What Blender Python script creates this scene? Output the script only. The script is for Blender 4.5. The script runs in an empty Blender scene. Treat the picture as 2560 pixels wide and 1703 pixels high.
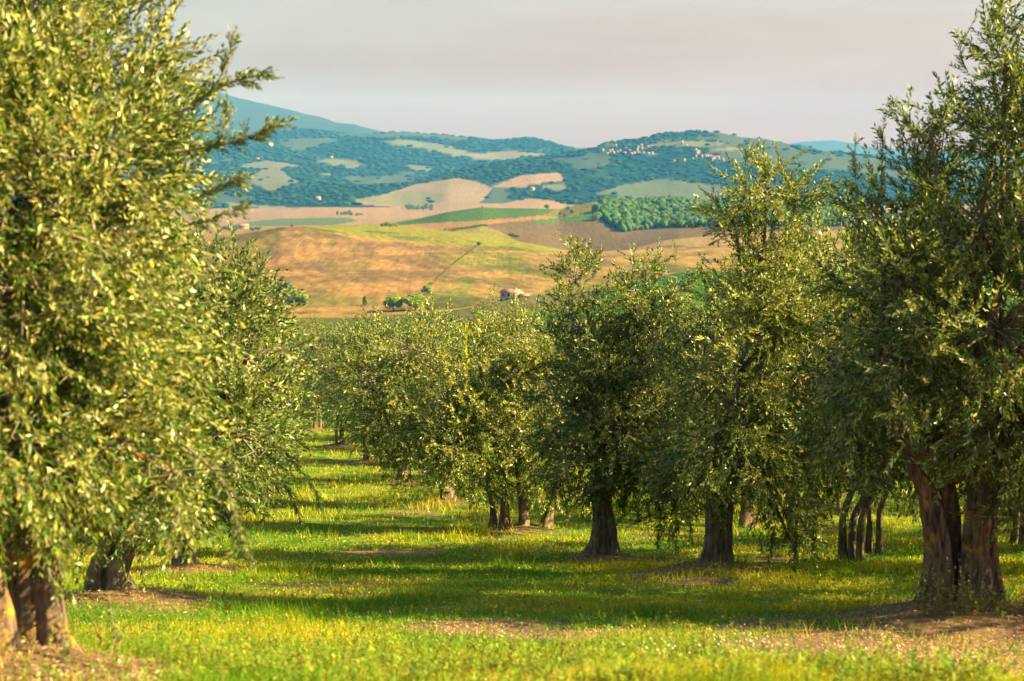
import bpy, math, random
import numpy as np
from mathutils import Vector

SC = bpy.context.scene
COL = SC.collection
PI = math.pi

# ------------------------------------------------------------------ camera
F = 3555.0                     # focal length in pixels of the 2560 px wide photograph
PITCH = math.atan(451.5 / F)
CP, SP = math.cos(PITCH), math.sin(PITCH)
cam_d = bpy.data.cameras.new('camera')
cam = bpy.data.objects.new('camera', cam_d)
COL.objects.link(cam)
cam_d.sensor_width = 36.0
cam_d.lens = F / 2560.0 * 36.0
cam_d.clip_start = 0.1
cam_d.clip_end = 60000.0
cam.rotation_euler = (PI / 2 - PITCH, 0, 0)
cam_d.dof.use_dof = True
cam_d.dof.focus_distance = 20.0
cam_d.dof.aperture_fstop = 3.4
SC.camera = cam

# ------------------------------------------------------------------ light, sky, exposure
SUN_EL, SUN_AZ = math.radians(32.5), math.radians(100.0)   # azimuth clockwise from +Y (view direction)
to_sun = Vector((math.sin(SUN_AZ) * math.cos(SUN_EL), math.cos(SUN_AZ) * math.cos(SUN_EL), math.sin(SUN_EL)))
sl = bpy.data.lights.new('sun', 'SUN')
sl.energy = 5.0
sl.angle = math.radians(0.6)
sl.color = (1.0, 0.77, 0.40)
so = bpy.data.objects.new('sun', sl)
COL.objects.link(so)
so.rotation_euler = to_sun.to_track_quat('Z', 'Y').to_euler()

W = bpy.data.worlds.new('World')
SC.world = W
W.use_nodes = True
nt = W.node_tree
nt.nodes.clear()
N = nt.nodes.new
out = N('ShaderNodeOutputWorld'); bg = N('ShaderNodeBackground')
sky = N('ShaderNodeTexSky'); sky.sky_type = 'NISHITA'; sky.sun_disc = False
sky.sun_elevation = SUN_EL; sky.sun_rotation = SUN_AZ
sky.air_density = 1.0; sky.dust_density = 1.5; sky.ozone_density = 1.0
bg.inputs['Strength'].default_value = 0.07
tc = N('ShaderNodeTexCoord'); sep = N('ShaderNodeSeparateXYZ')
nt.links.new(tc.outputs['Generated'], sep.inputs[0])
mp = N('ShaderNodeMapping'); mp.inputs['Scale'].default_value = (1.6, 1.6, 14.0); mp.inputs['Rotation'].default_value = (0.05, 0.09, 0.3)
nz = N('ShaderNodeTexNoise'); nz.inputs['Scale'].default_value = 2.2; nz.inputs['Detail'].default_value = 6; nz.inputs['Roughness'].default_value = 0.55
nt.links.new(tc.outputs['Generated'], mp.inputs[0]); nt.links.new(mp.outputs[0], nz.inputs['Vector'])
# thin high veil: thick near the horizon, thinner overhead
mr = N('ShaderNodeMapRange'); mr.inputs['From Min'].default_value = 0.0; mr.inputs['From Max'].default_value = 0.6
mr.inputs['To Min'].default_value = 1.05; mr.inputs['To Max'].default_value = 0.20
nt.links.new(sep.outputs['Z'], mr.inputs['Value'])
nm = N('ShaderNodeMapRange'); nm.inputs['From Min'].default_value = 0.3; nm.inputs['From Max'].default_value = 0.7
nm.inputs['To Min'].default_value = -0.11; nm.inputs['To Max'].default_value = 0.05
nt.links.new(nz.outputs['Fac'], nm.inputs['Value'])
ad = N('ShaderNodeMath'); ad.operation = 'ADD'; ad.use_clamp = True
nt.links.new(mr.outputs[0], ad.inputs[0]); nt.links.new(nm.outputs[0], ad.inputs[1])
# veil colour: cream at the horizon, pinkish grey higher; cooler to the left (away from the sun)
vr = N('ShaderNodeValToRGB')
vr.color_ramp.elements[0].position = 0.0; vr.color_ramp.elements[0].color = (0.122, 0.036, 0.000, 1)
vr.color_ramp.elements[1].position = 0.13; vr.color_ramp.elements[1].color = (0.132, 0.098, 0.072, 1)
nt.links.new(sep.outputs['Z'], vr.inputs[0])
cool = N('ShaderNodeMapRange'); cool.inputs['From Min'].default_value = 0.12; cool.inputs['From Max'].default_value = -0.4
nt.links.new(sep.outputs['X'], cool.inputs['Value'])
mc = N('ShaderNodeMix'); mc.data_type = 'RGBA'; mc.blend_type = 'MULTIPLY'; mc.inputs['B'].default_value = (0.80, 1.0, 1.05, 1)
nt.links.new(cool.outputs[0], mc.inputs['Factor']); nt.links.new(vr.outputs[0], mc.inputs['A'])
vs = N('ShaderNodeVectorMath'); vs.operation = 'SCALE'; vs.inputs['Scale'].default_value = 14.3
nt.links.new(mc.outputs['Result'], vs.inputs[0])
mx = N('ShaderNodeMix'); mx.data_type = 'RGBA'
nt.links.new(ad.outputs[0], mx.inputs['Factor']); nt.links.new(sky.outputs[0], mx.inputs['A']); nt.links.new(vs.outputs[0], mx.inputs['B'])
nt.links.new(mx.outputs['Result'], bg.inputs['Color']); nt.links.new(bg.outputs[0], out.inputs[0])

SC.view_settings.view_transform = 'Standard'
SC.view_settings.look = 'None'
SC.view_settings.gamma = 1.0
SC.view_settings.exposure = 2.25
SC.view_settings.use_curve_mapping = False
SC.cycles.max_bounces = 6
SC.cycles.diffuse_bounces = 2
SC.cycles.glossy_bounces = 2
SC.cycles.transmission_bounces = 4
SC.cycles.transparent_max_bounces = 4
SC.cycles.volume_bounces = 0
SC.cycles.caustics_reflective = False
SC.cycles.caustics_refractive = False

# ------------------------------------------------------------------ helpers
rng = np.random.default_rng(7)

def tans(X, Y):
    """photograph direction -> (x/y, z/y) in the world (camera at the origin, looking +Y)"""
    u = (np.asarray(X, float) - 1280.0) / F
    v = (851.5 - np.asarray(Y, float)) / F
    y = CP + v * SP
    return u / y, (-SP + v * CP) / y

def P(X, Y, d):
    tx, tz = tans(X, Y)
    return np.array([tx * d, d + 0 * tx, tz * d]).T if np.ndim(tx) else np.array([tx * d, d, tz * d])

def proj(x, y, z):
    w = y * CP - z * SP
    return 1280 + F * x / w, 851.5 - F * (y * SP + z * CP) / w

def _hash(ix, iy, seed):
    h = (ix.astype(np.int64) * 374761393 + iy.astype(np.int64) * 668265263 + seed * 974634777) & 0xFFFFFFFF
    h = ((h ^ (h >> 13)) * 1274126177) & 0xFFFFFFFF
    return ((h ^ (h >> 16)) & 0xFFFFFF) / float(0xFFFFFF)

def vnoise(x, y, seed=0):
    x = np.asarray(x, float); y = np.asarray(y, float)
    ix = np.floor(x); iy = np.floor(y); fx = x - ix; fy = y - iy
    fx = fx * fx * (3 - 2 * fx); fy = fy * fy * (3 - 2 * fy)
    a = _hash(ix, iy, seed); b = _hash(ix + 1, iy, seed); c = _hash(ix, iy + 1, seed); d = _hash(ix + 1, iy + 1, seed)
    return (a * (1 - fx) + b * fx) * (1 - fy) + (c * (1 - fx) + d * fx) * fy

def fbm(x, y, seed=0, octv=4):
    s = 0; a = 0.5
    for k in range(octv):
        s = s + a * vnoise(x * 2 ** k + 17.3 * k, y * 2 ** k - 9.1 * k, seed + k); a *= 0.5
    return s / (1 - 0.5 ** octv)

def smooth(a, b, x):
    t = np.clip((x - a) / (b - a), 0, 1)
    return t * t * (3 - 2 * t)

def mesh_from(name, verts, faces, mat, cols=None, smooth_sh=False, attr='tint'):
    """verts (n,3); faces (m,k) index array (or list of them); cols (n,3) per-vertex colour"""
    me = bpy.data.meshes.new(name)
    verts = np.ascontiguousarray(verts, dtype=np.float32)
    fl = faces if isinstance(faces, list) else [faces]
    fl = [np.asarray(f) for f in fl if len(f)]
    me.vertices.add(len(verts)); me.vertices.foreach_set('co', verts.ravel())
    nl = sum(f.size for f in fl); npoly = sum(len(f) for f in fl)
    me.loops.add(nl); me.polygons.add(npoly)
    me.loops.foreach_set('vertex_index', np.concatenate([f.ravel() for f in fl]).astype(np.int32))
    sizes = np.concatenate([np.full(len(f), f.shape[1]) for f in fl])
    starts = np.concatenate([[0], np.cumsum(sizes)[:-1]]).astype(np.int32)
    me.polygons.foreach_set('loop_start', starts)
    try:
        me.polygons.foreach_set('loop_total', sizes.astype(np.int32))
    except Exception:
        pass
    if smooth_sh:
        me.polygons.foreach_set('use_smooth', np.ones(npoly, dtype=bool))
    if cols is not None:
        a = me.color_attributes.new(attr, 'FLOAT_COLOR', 'POINT')
        c4 = np.ones((len(verts), 4), np.float32); c4[:, :3] = cols
        a.data.foreach_set('color', c4.ravel())
    me.update(calc_edges=True)
    if mat is not None:
        me.materials.append(mat)
    return me

def link(name, me, parent=None, loc=None):
    o = bpy.data.objects.new(name, me); COL.objects.link(o)
    if parent is not None: o.parent = parent
    if loc is not None: o.location = loc
    return o

def thing(name, label, cat, loc, group=None):
    o = bpy.data.objects.new(name, None); COL.objects.link(o)
    o.empty_display_size = 0.3
    o.location = loc; o['label'] = label; o['category'] = cat
    if group: o['group'] = group
    return o

def tag(o, label, cat=None, group=None, kind=None):
    if label: o['label'] = label
    if cat: o['category'] = cat
    if group: o['group'] = group
    if kind: o['kind'] = kind
    return o

def copy_tree(root, loc, rz, s, label=None, group=None):
    r = root.copy(); COL.objects.link(r); r.location = loc; r.rotation_euler = (0, 0, rz); r.scale = (s[0], s[1], s[2])
    if label: r['label'] = label
    if group: r['group'] = group
    for ch in list(root.children):
        c = ch.copy(); COL.objects.link(c); c.parent = r
        for g in list(ch.children):
            e = g.copy(); COL.objects.link(e); e.parent = c
    return r

# ------------------------------------------------------------------ materials
def newmat(name):
    m = bpy.data.materials.new(name); m.use_nodes = True
    t = m.node_tree; t.nodes.clear()
    o = t.nodes.new('ShaderNodeOutputMaterial'); b = t.nodes.new('ShaderNodeBsdfPrincipled')
    t.links.new(b.outputs[0], o.inputs[0])
    return m, t, b, o

def foliage_mat(name, top, under, trans=0.28, rough=0.42, spec=0.5):
    m, t, b, o = newmat(name)
    at = t.nodes.new('ShaderNodeAttribute'); at.attribute_name = 'tint'
    ge = t.nodes.new('ShaderNodeNewGeometry')
    mi = t.nodes.new('ShaderNodeMix'); mi.data_type = 'RGBA'
    mi.inputs['A'].default_value = (*top, 1); mi.inputs['B'].default_value = (*under, 1)
    t.links.new(ge.outputs['Backfacing'], mi.inputs['Factor'])
    oi = t.nodes.new('ShaderNodeObjectInfo'); orr = t.nodes.new('ShaderNodeValToRGB')
    orr.color_ramp.elements[0].color = (.80 + .2 * (name != 'olive leaf'), .86 + .14 * (name != 'olive leaf'), .9, 1)
    orr.color_ramp.elements[1].color = (1.22 - .22 * (name != 'olive leaf'), 1.14 - .14 * (name != 'olive leaf'), 1.0, 1)
    t.links.new(oi.outputs['Random'], orr.inputs[0])
    m0 = t.nodes.new('ShaderNodeMix'); m0.data_type = 'RGBA'; m0.blend_type = 'MULTIPLY'; m0.inputs['Factor'].default_value = 1
    t.links.new(mi.outputs['Result'], m0.inputs['A']); t.links.new(orr.outputs[0], m0.inputs['B'])
    mu = t.nodes.new('ShaderNodeMix'); mu.data_type = 'RGBA'; mu.blend_type = 'MULTIPLY'; mu.inputs['Factor'].default_value = 1
    t.links.new(m0.outputs['Result'], mu.inputs['A']); t.links.new(at.outputs['Color'], mu.inputs['B'])
    t.links.new(mu.outputs['Result'], b.inputs['Base Color'])
    b.inputs['Roughness'].default_value = rough
    b.inputs['Specular IOR Level'].default_value = spec
    tr = t.nodes.new('ShaderNodeBsdfTranslucent')
    tm = t.nodes.new('ShaderNodeMix'); tm.data_type = 'RGBA'; tm.blend_type = 'MULTIPLY'; tm.inputs['Factor'].default_value = 1
    tm.inputs['B'].default_value = (1.3, 1.35, 0.45, 1)
    t.links.new(mu.outputs['Result'], tm.inputs['A']); t.links.new(tm.outputs['Result'], tr.inputs['Color'])
    ms = t.nodes.new('ShaderNodeMixShader'); ms.inputs[0].default_value = trans
    t.links.new(b.outputs[0], ms.inputs[1]); t.links.new(tr.outputs[0], ms.inputs[2]); t.links.new(ms.outputs[0], o.inputs[0])
    return m

M = {}
M['olive_leaf'] = foliage_mat('olive leaf', (0.050, 0.112, 0.008), (0.250, 0.265, 0.080), 0.27, 0.38, 0.45)
M['grass'] = foliage_mat('grass', (1, 1, 1), (1, 1, 1), 0.40, 0.55, 0.25)
M['broadleaf'] = foliage_mat('broadleaf', (0.085, 0.150, 0.022), (0.095, 0.150, 0.030), 0.2, 0.6, 0.2)

def attr_mat(name, rough=0.9, noise_scale=None, amt=0.25, attr='tint', bump=None):
    m, t, b, o = newmat(name)
    at = t.nodes.new('ShaderNodeAttribute'); at.attribute_name = attr
    src = at.outputs['Color']
    if noise_scale:
        tcn = t.nodes.new('ShaderNodeTexCoord')
        n = t.nodes.new('ShaderNodeTexNoise'); n.inputs['Scale'].default_value = noise_scale; n.inputs['Detail'].default_value = 5
        n.inputs['Roughness'].default_value = 0.65
        t.links.new(tcn.outputs['Object'], n.inputs['Vector'])
        r = t.nodes.new('ShaderNodeMapRange'); r.inputs['From Min'].default_value = 0.3; r.inputs['From Max'].default_value = 0.7
        r.inputs['To Min'].default_value = 1 - amt; r.inputs['To Max'].default_value = 1 + amt
        t.links.new(n.outputs['Fac'], r.inputs['Value'])
        vm = t.nodes.new('ShaderNodeVectorMath'); vm.operation = 'SCALE'
        t.links.new(src, vm.inputs[0]); t.links.new(r.outputs[0], vm.inputs['Scale'])
        src = vm.outputs[0]
        if bump:
            bp = t.nodes.new('ShaderNodeBump'); bp.inputs['Strength'].default_value = bump[0]; bp.inputs['Distance'].default_value = bump[1]
            t.links.new(n.outputs['Fac'], bp.inputs['Height']); t.links.new(bp.outputs[0], b.inputs['Normal'])
    t.links.new(src, b.inputs['Base Color'])
    b.inputs['Roughness'].default_value = rough
    b.inputs['Specular IOR Level'].default_value = 0.0 if ('farm' in name or 'wood' in name) else 0.15
    return m

def bark_mat(name, base, dark, lichen, lfac):
    m, t, b, o = newmat(name)
    tcn = t.nodes.new('ShaderNodeTexCoord')
    mpn = t.nodes.new('ShaderNodeMapping'); mpn.inputs['Scale'].default_value = (30, 30, 5)
    t.links.new(tcn.outputs['Object'], mpn.inputs[0])
    n = t.nodes.new('ShaderNodeTexNoise'); n.inputs['Scale'].default_value = 1; n.inputs['Detail'].default_value = 8; n.inputs['Roughness'].default_value = 0.7
    t.links.new(mpn.outputs[0], n.inputs['Vector'])
    cr = t.nodes.new('ShaderNodeValToRGB'); cr.color_ramp.elements[0].position = 0.36; cr.color_ramp.elements[1].position = 0.62
    cr.color_ramp.elements[0].color = (*dark, 1); cr.color_ramp.elements[1].color = (*base, 1)
    t.links.new(n.outputs['Fac'], cr.inputs[0])
    n2 = t.nodes.new('ShaderNodeTexNoise'); n2.inputs['Scale'].default_value = 7.0; n2.inputs['Detail'].default_value = 9; n2.inputs['Roughness'].default_value = 0.75
    t.links.new(tcn.outputs['Object'], n2.inputs['Vector'])
    mr2 = t.nodes.new('ShaderNodeMapRange'); mr2.inputs['From Min'].default_value = 0.62 - lfac * 0.3; mr2.inputs['From Max'].default_value = 0.72 - lfac * 0.3
    t.links.new(n2.outputs['Fac'], mr2.inputs['Value'])
    mi = t.nodes.new('ShaderNodeMix'); mi.data_type = 'RGBA'; mi.inputs['B'].default_value = (*lichen, 1)
    t.links.new(mr2.outputs[0], mi.inputs['Factor']); t.links.new(cr.outputs[0], mi.inputs['A']); t.links.new(mi.outputs['Result'], b.inputs['Base Color'])
    b.inputs['Roughness'].default_value = 0.9; b.inputs['Specular IOR Level'].default_value = 0.2
    bp = t.nodes.new('ShaderNodeBump'); bp.inputs['Strength'].default_value = 0.9; bp.inputs['Distance'].default_value = 0.025
    t.links.new(n.outputs['Fac'], bp.inputs['Height']); t.links.new(bp.outputs[0], b.inputs['Normal'])
    return m
M['bark'] = bark_mat('olive bark', (0.20, 0.155, 0.105), (0.045, 0.033, 0.024), (0.26, 0.20, 0.09), 0.35)
M['bark_lichen'] = bark_mat('lichen covered bark', (0.20, 0.145, 0.095), (0.030, 0.022, 0.016), (0.36, 0.20, 0.035), 0.24)

M['bark_gold'] = bark_mat('golden lichen bark', (0.22, 0.155, 0.10), (0.04, 0.028, 0.018), (0.42, 0.24, 0.035), 0.36)

def plain(name, c, rough=0.85, nscale=3.0, amt=0.2):
    m, t, b, o = newmat(name)
    tcn = t.nodes.new('ShaderNodeTexCoord'); n = t.nodes.new('ShaderNodeTexNoise'); n.inputs['Scale'].default_value = nscale; n.inputs['Detail'].default_value = 6
    t.links.new(tcn.outputs['Object'], n.inputs['Vector'])
    cr = t.nodes.new('ShaderNodeValToRGB'); cr.color_ramp.elements[0].position = 0.3; cr.color_ramp.elements[1].position = 0.7
    cr.color_ramp.elements[0].color = tuple(v * (1 - amt) for v in c) + (1,); cr.color_ramp.elements[1].color = tuple(min(1, v * (1 + amt)) for v in c) + (1,)
    t.links.new(n.outputs['Fac'], cr.inputs[0]); t.links.new(cr.outputs[0], b.inputs['Base Color']); b.inputs['Roughness'].default_value = rough
    return m
M['stucco'] = plain('pale stucco', (0.20, 0.15, 0.11)); M['stone'] = plain('rubble stone wall', (0.36, 0.25, 0.18), amt=0.35)
M['tile'] = plain('clay roof tiles', (0.34, 0.16, 0.10)); M['glass'] = plain('dark window glass', (0.03, 0.035, 0.04), 0.2)
M['twig'] = plain('twig bark', (0.17, 0.14, 0.09), amt=0.3)
M['wood'] = plain('old door wood', (0.10, 0.06, 0.035))

# ------------------------------------------------------------------ terrain
def hermite(ds, zs, q):
    """monotone cubic through (ds, zs[k, ...]); q query distances, zs may have one column per query"""
    ds = np.asarray(ds, float); zs = np.asarray(zs, float)
    col = zs.ndim == 2
    h = np.diff(ds); dl = np.diff(zs, axis=0) / (h[:, None] if col else h)
    a, b = dl[:-1], dl[1:]
    m = np.where(a * b > 0, 2 * a * b / np.where(np.abs(a + b) < 1e-12, 1, a + b), 0)
    m = np.concatenate([dl[:1], m, dl[-1:]])
    k = np.clip(np.searchsorted(ds, q) - 1, 0, len(ds) - 2)
    hh = ds[k + 1] - ds[k]; t = (q - ds[k]) / hh
    if col:
        i = np.arange(zs.shape[1]); z0, z1, m0, m1 = zs[k, i], zs[k + 1, i], m[k, i], m[k + 1, i]
    else:
        z0, z1, m0, m1 = zs[k], zs[k + 1], m[k], m[k + 1]
    t2, t3 = t * t, t * t * t
    return (2 * t3 - 3 * t2 + 1) * z0 + (t3 - 2 * t2 + t) * hh * m0 + (-2 * t3 + 3 * t2) * z1 + (t3 - t2) * hh * m1

NEAR = [(5, 1729), (6, 1680), (7, 1644), (8.5, 1590), (10, 1545), (12, 1490), (14.5, 1437), (18.5, 1393), (23, 1330), (28, 1272), (34, 1215), (41, 1162), (49, 1117), (58, 1076), (68, 1040), (90, 970)]
nd = np.array([-400, -60, -12, 0, 3] + [a for a, b in NEAR], float)
nz_ = np.array([6.0, 1.5, -1.0, -1.5, -1.66] + [tans(1280, b)[1] * a for a, b in NEAR])
ROWS = [
 (90, [(1280, 970)]),
 (160, [(1280, 900)]),
 (300, [(1280, 840)]),
 (500, [(0, 800), (1100, 800), (1280, 785), (1500, 775), (1750, 760), (2560, 740)]),
 (620, [(900, 792), (1150, 772), (1227, 757), (1325, 740), (1430, 735), (1600, 706), (1700, 684), (1800, 680), (2560, 680)]),
 (720, [(900, 778), (1150, 766), (1260, 753), (1345, 748), (1500, 742), (1700, 720), (2560, 700)]),
 (950, [(500, 700), (700, 685), (1000, 686), (1280, 690), (1480, 690), (1700, 680), (2560, 665)]),
 (1200, [(400, 628), (527, 604), (591, 589), (697, 569), (761, 568), (875, 588), (1036, 608), (1185, 615), (1397, 632), (1478, 636), (1555, 631), (1682, 630), (1851, 622), (2560, 605)]),
 (1450, [(400, 606), (527, 596), (600, 586), (697, 577), (761, 572), (820, 567), (880, 566), (951, 565), (1036, 570), (1142, 584), (1249, 601), (1399, 628), (1478, 634), (1555, 628), (1661, 603), (1868, 586), (2560, 576)]),
 (1650, [(400, 590), (600, 577), (761, 574), (951, 570), (1100, 576), (1200, 566), (1250, 575), (1364, 600), (1478, 622), (1538, 616), (1700, 592), (1868, 590), (2560, 580)]),
 (1800, [(400, 586), (600, 572), (900, 567), (994, 565), (1100, 560), (1206, 552), (1300, 560), (1400, 575), (1500, 574), (1600, 574), (1700, 571), (1800, 570), (2560, 565)]),
 (2000, [(400, 580), (600, 568), (900, 563), (994, 559), (1036, 553), (1121, 531), (1206, 518), (1300, 519), (1399, 522), (1427, 515), (1482, 503), (1538, 509), (1597, 518), (1661, 510), (1703, 512), (1767, 522), (1801, 529), (2560, 532)]),
 (2300, [(400, 568), (600, 562), (900, 557), (1000, 553), (1121, 541), (1300, 536), (2560, 548)]),
 (3000, [(400, 545), (600, 541), (700, 536), (1000, 535), (1300, 531), (2560, 530)]),
 (3500, [(400, 520), (600, 516), (800, 512), (1000, 515), (1121, 506), (1300, 511), (2560, 512)]),
 (4000, [(400, 475), (560, 470), (700, 470), (900, 472), (1036, 466), (1121, 452), (1249, 441), (1300, 441), (1500, 432), (1700, 432), (2000, 440), (2560, 465)]),
 (4600, [(400, 438), (600, 440), (800, 446), (900, 459), (1036, 457), (1121, 438), (1249, 413), (1376, 394), (1495, 377), (1520, 366), (1597, 363), (1648, 353), (1703, 349), (1788, 350), (1851, 362), (1936, 369), (2021, 379), (2085, 389), (2191, 405), (2276, 421), (2560, 445)]),
 (5200, [(400, 408), (676, 410), (900, 420), (1036, 426), (1121, 426), (1249, 420), (1376, 405), (1478, 392), (1550, 383), (1788, 377), (2560, 455)]),
 (6500, [(400, 346), (600, 343), (676, 340), (761, 334), (909, 336), (1036, 340), (1164, 348), (1227, 354), (1333, 350), (1399, 363), (1427, 367), (1478, 375), (1550, 386), (1700, 392), (2560, 450)]),
 (7200, [(400, 370), (1000, 376), (2560, 425)]),
 (8500, [(300, 150), (400, 184), (469, 206), (587, 248), (663, 264), (800, 294), (845, 307), (888, 310), (930, 324), (1002, 338), (1100, 352), (1300, 372), (2560, 400)]),
 (9800, [(400, 392), (2560, 392)]),
 (11800, [(0, 385), (1100, 354), (1164, 340), (1220, 349), (1300, 366), (1457, 370), (1500, 367), (1600, 373), (1780, 352), (1813, 346), (1837, 343), (1894, 355), (1945, 362), (2000, 354), (2085, 353), (2136, 362), (2191, 372), (2300, 378), (2560, 382)]),
 (13000, [(400, 402), (2560, 402)]),
]
RD = np.array([r[0] for r in ROWS], float)

def far_z(tx, d, relief=True):
    tx = np.asarray(tx, float); d = np.asarray(d, float)
    Xc = 1280 + F * tx * 1.0046
    zs = np.empty((len(ROWS), len(tx)))
    for k, (dd, pl) in enumerate(ROWS):
        px = np.array([p[0] for p in pl], float); py = np.array([p[1] for p in pl], float)
        zs[k] = tans(1280, np.interp(Xc, px, py))[1] * dd
    zs[0] = nz_[-1]
    z = hermite(RD, zs, d)
    if relief:
        x = tx * d
        a1 = smooth(700, 1000, d) * (1 - smooth(2400, 3200, d))
        z = z + a1 * 6.5 * (fbm(x / 130, d / 260, 3, 3) - 0.5)
        a2 = smooth(3300, 3900, d) * (1 - smooth(9500, 11000, d))
        z = z + a2 * (66 * (fbm(x / 420, d / 900, 11, 4) - 0.5) + 8 * (np.abs(vnoise(x / 160, d / 420, 31) - 0.5)))
        a3 = smooth(1950, 2150, d) * (1 - smooth(3300, 3600, d))
        z = z + a3 * 9 * (fbm(x / 260, d / 300, 23, 3) - 0.5)
        a4 = smooth(7500, 8200, d)
        z = z + a4 * 26 * (fbm(x / 700, d / 900, 41, 4) - 0.5)
    return z

MOUNDS = []     # (x, y, radius, height) filled below
def gz(x, y):
    x = np.asarray(x, float); y = np.asarray(y, float); sh = np.broadcast(x, y).shape
    x = np.broadcast_to(x, sh).ravel(); y = np.broadcast_to(y, sh).ravel()
    z = hermite(nd, nz_, np.clip(y, -400, 90))
    far = y > 90
    if far.any():
        z = z.copy(); z[far] = far_z(x[far] / y[far], y[far])
    und = (0.10 * (fbm(x / 2.6, y / 2.6, 5, 3) - 0.5) + 0.25 * (fbm(x / 9, y / 9, 8, 2) - 0.5)) * smooth(3, 8, y) * (1 - smooth(60, 88, y))
    z = z + und
    for mx_, my_, r, h in MOUNDS:
        near = (np.abs(x - mx_) < 2.2 * r) & (np.abs(y - my_) < 2.2 * r)
        if near.any():
            q = ((x[near] - mx_) ** 2 + (y[near] - my_) ** 2) / r ** 2
            z[near] = z[near] + h * np.exp(-q * 1.6)
    return z.reshape(sh) if sh else float(z[0])

# olive tree positions (x, y): the right hand row beside the lane, then the other rows
R1 = [(3.20, 10.0), (2.10, 14.5), (1.20, 18.5), (0.22, 23.0), (-1.20, 28.0), (-2.65, 34.0), (-4.30, 41.0), (-6.1, 49.0), (-8.0, 58), (-10.2, 68), (-12.6, 79)]
LA, LB, LC = (-1.95, 5.75), (-3.02, 10.9), (-3.55, 15.3)
for (a, b) in R1: MOUNDS.append((a, b, 0.80, 0.15))
MOUNDS += [(LA[0] - .2, LA[1], 0.7, 0.14), (LB[0], LB[1], 0.9, 0.14), (LC[0], LC[1], 0.9, 0.12)]

def soil(x, y):
    """0 = grassy, 1 = bare soil"""
    s = smooth(0.67, 0.78, fbm(x / 1.9, y / 1.1, 51, 4))
    for mx_, my_, r, h in MOUNDS:
        dx = (x - mx_); dy = (y - my_) * 1.15
        q = np.sqrt(dx * dx + dy * dy) + 1.3 * (fbm(x * 1.6, y * 1.6, 61, 4) - 0.5)
        s = np.maximum(s, (1 - smooth(r * 0.45, r * 1.35, q)) * .95)
        # a scratched strip running along the row on the lane side
    # raked soil with litter right of the camera, from the big tree towards the viewer
    e = (x - 1.45 + 1.7 * (fbm(x / .8, y / .8, 71, 4) - 0.5)) - 0.14 * (np.abs(y - 7.4) ** 1.2)
    s = np.maximum(s, smooth(-0.25, 0.45, e) * smooth(4.0, 6.2, y) * (1 - smooth(9.6, 11.0, y)))
    e2 = (x - 1.0) + 1.6 * (fbm(x / .6, y / .6, 74, 3) - 0.5)
    s = np.maximum(s, 0.7 * smooth(0, 1.2, e2) * np.exp(-((y - 9.2) / 0.45) ** 2))
    # dry strip at the left tree's foot
    s = np.maximum(s, (1 - smooth(-1.5, -1.0, x + 1.2 * (fbm(x, y, 77, 3) - .5))) * (1 - smooth(5.9, 6.5, y)))
    return s

# near ground sheet
xs = np.unique(np.concatenate([np.linspace(-420, -30, 14), np.linspace(-30, -7, 40), np.linspace(-7, 7, 150), np.linspace(7, 30, 40), np.linspace(30, 420, 14)]))
ys = np.unique(np.concatenate([np.linspace(-400, -10, 12), np.linspace(-10, 4, 14), np.linspace(4, 20, 135), np.linspace(20, 90.5, 110)]))
gx, gy = np.meshgrid(xs, ys)
gzv = gz(gx, gy)
nx_, ny_ = len(xs), len(ys)
def grid_faces(nr, nc):
    i = np.arange(nr - 1)[:, None] * nc + np.arange(nc - 1)[None, :]
    return np.stack([i, i + 1, i + nc + 1, i + nc], -1).reshape(-1, 4)
sv = soil(gx, gy).ravel()
mg, t, b, o = newmat('orchard soil and moss')
at = t.nodes.new('ShaderNodeAttribute'); at.attribute_name = 'soil'
tcn = t.nodes.new('ShaderNodeTexCoord')
n1 = t.nodes.new('ShaderNodeTexNoise'); n1.inputs['Scale'].default_value = 14; n1.inputs['Detail'].default_value = 8; n1.inputs['Roughness'].default_value = 0.75
n2 = t.nodes.new('ShaderNodeTexNoise'); n2.inputs['Scale'].default_value = 1.7; n2.inputs['Detail'].default_value = 5
for n in (n1, n2): t.links.new(tcn.outputs['Object'], n.inputs['Vector'])
cs = t.nodes.new('ShaderNodeValToRGB'); cs.color_ramp.elements[0].position = .35; cs.color_ramp.elements[1].position = .68
cs.color_ramp.elements[0].color = (0.085, 0.048, 0.028, 1); cs.color_ramp.elements[1].color = (0.30, 0.19, 0.10, 1)
cgn = t.nodes.new('ShaderNodeValToRGB'); cgn.color_ramp.elements[0].position = .35; cgn.color_ramp.elements[1].position = .65
cgn.color_ramp.elements[0].color = (0.04, 0.11, 0.008, 1); cgn.color_ramp.elements[1].color = (0.14, 0.19, 0.02, 1)
t.links.new(n1.outputs['Fac'], cs.inputs[0]); t.links.new(n2.outputs['Fac'], cgn.inputs[0])
mi = t.nodes.new('ShaderNodeMix'); mi.data_type = 'RGBA'
t.links.new(at.outputs['Fac'], mi.inputs['Factor']); t.links.new(cgn.outputs[0], mi.inputs['A']); t.links.new(cs.outputs[0], mi.inputs['B'])
t.links.new(mi.outputs['Result'], b.inputs['Base Color']); b.inputs['Roughness'].default_value = 0.95; b.inputs['Specular IOR Level'].default_value = 0.1
bp = t.nodes.new('ShaderNodeBump'); bp.inputs['Strength'].default_value = 1.0; bp.inputs['Distance'].default_value = 0.03
t.links.new(n1.outputs['Fac'], bp.inputs['Height']); t.links.new(bp.outputs[0], b.inputs['Normal'])
me = mesh_from('ground', np.stack([gx.ravel(), gy.ravel(), gzv.ravel()], 1), grid_faces(ny_, nx_), mg, np.repeat(sv[:, None], 3, 1), True, 'soil')
tag(link('ground', me), 'grassy orchard slope falling away from the camera', kind='structure')

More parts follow.
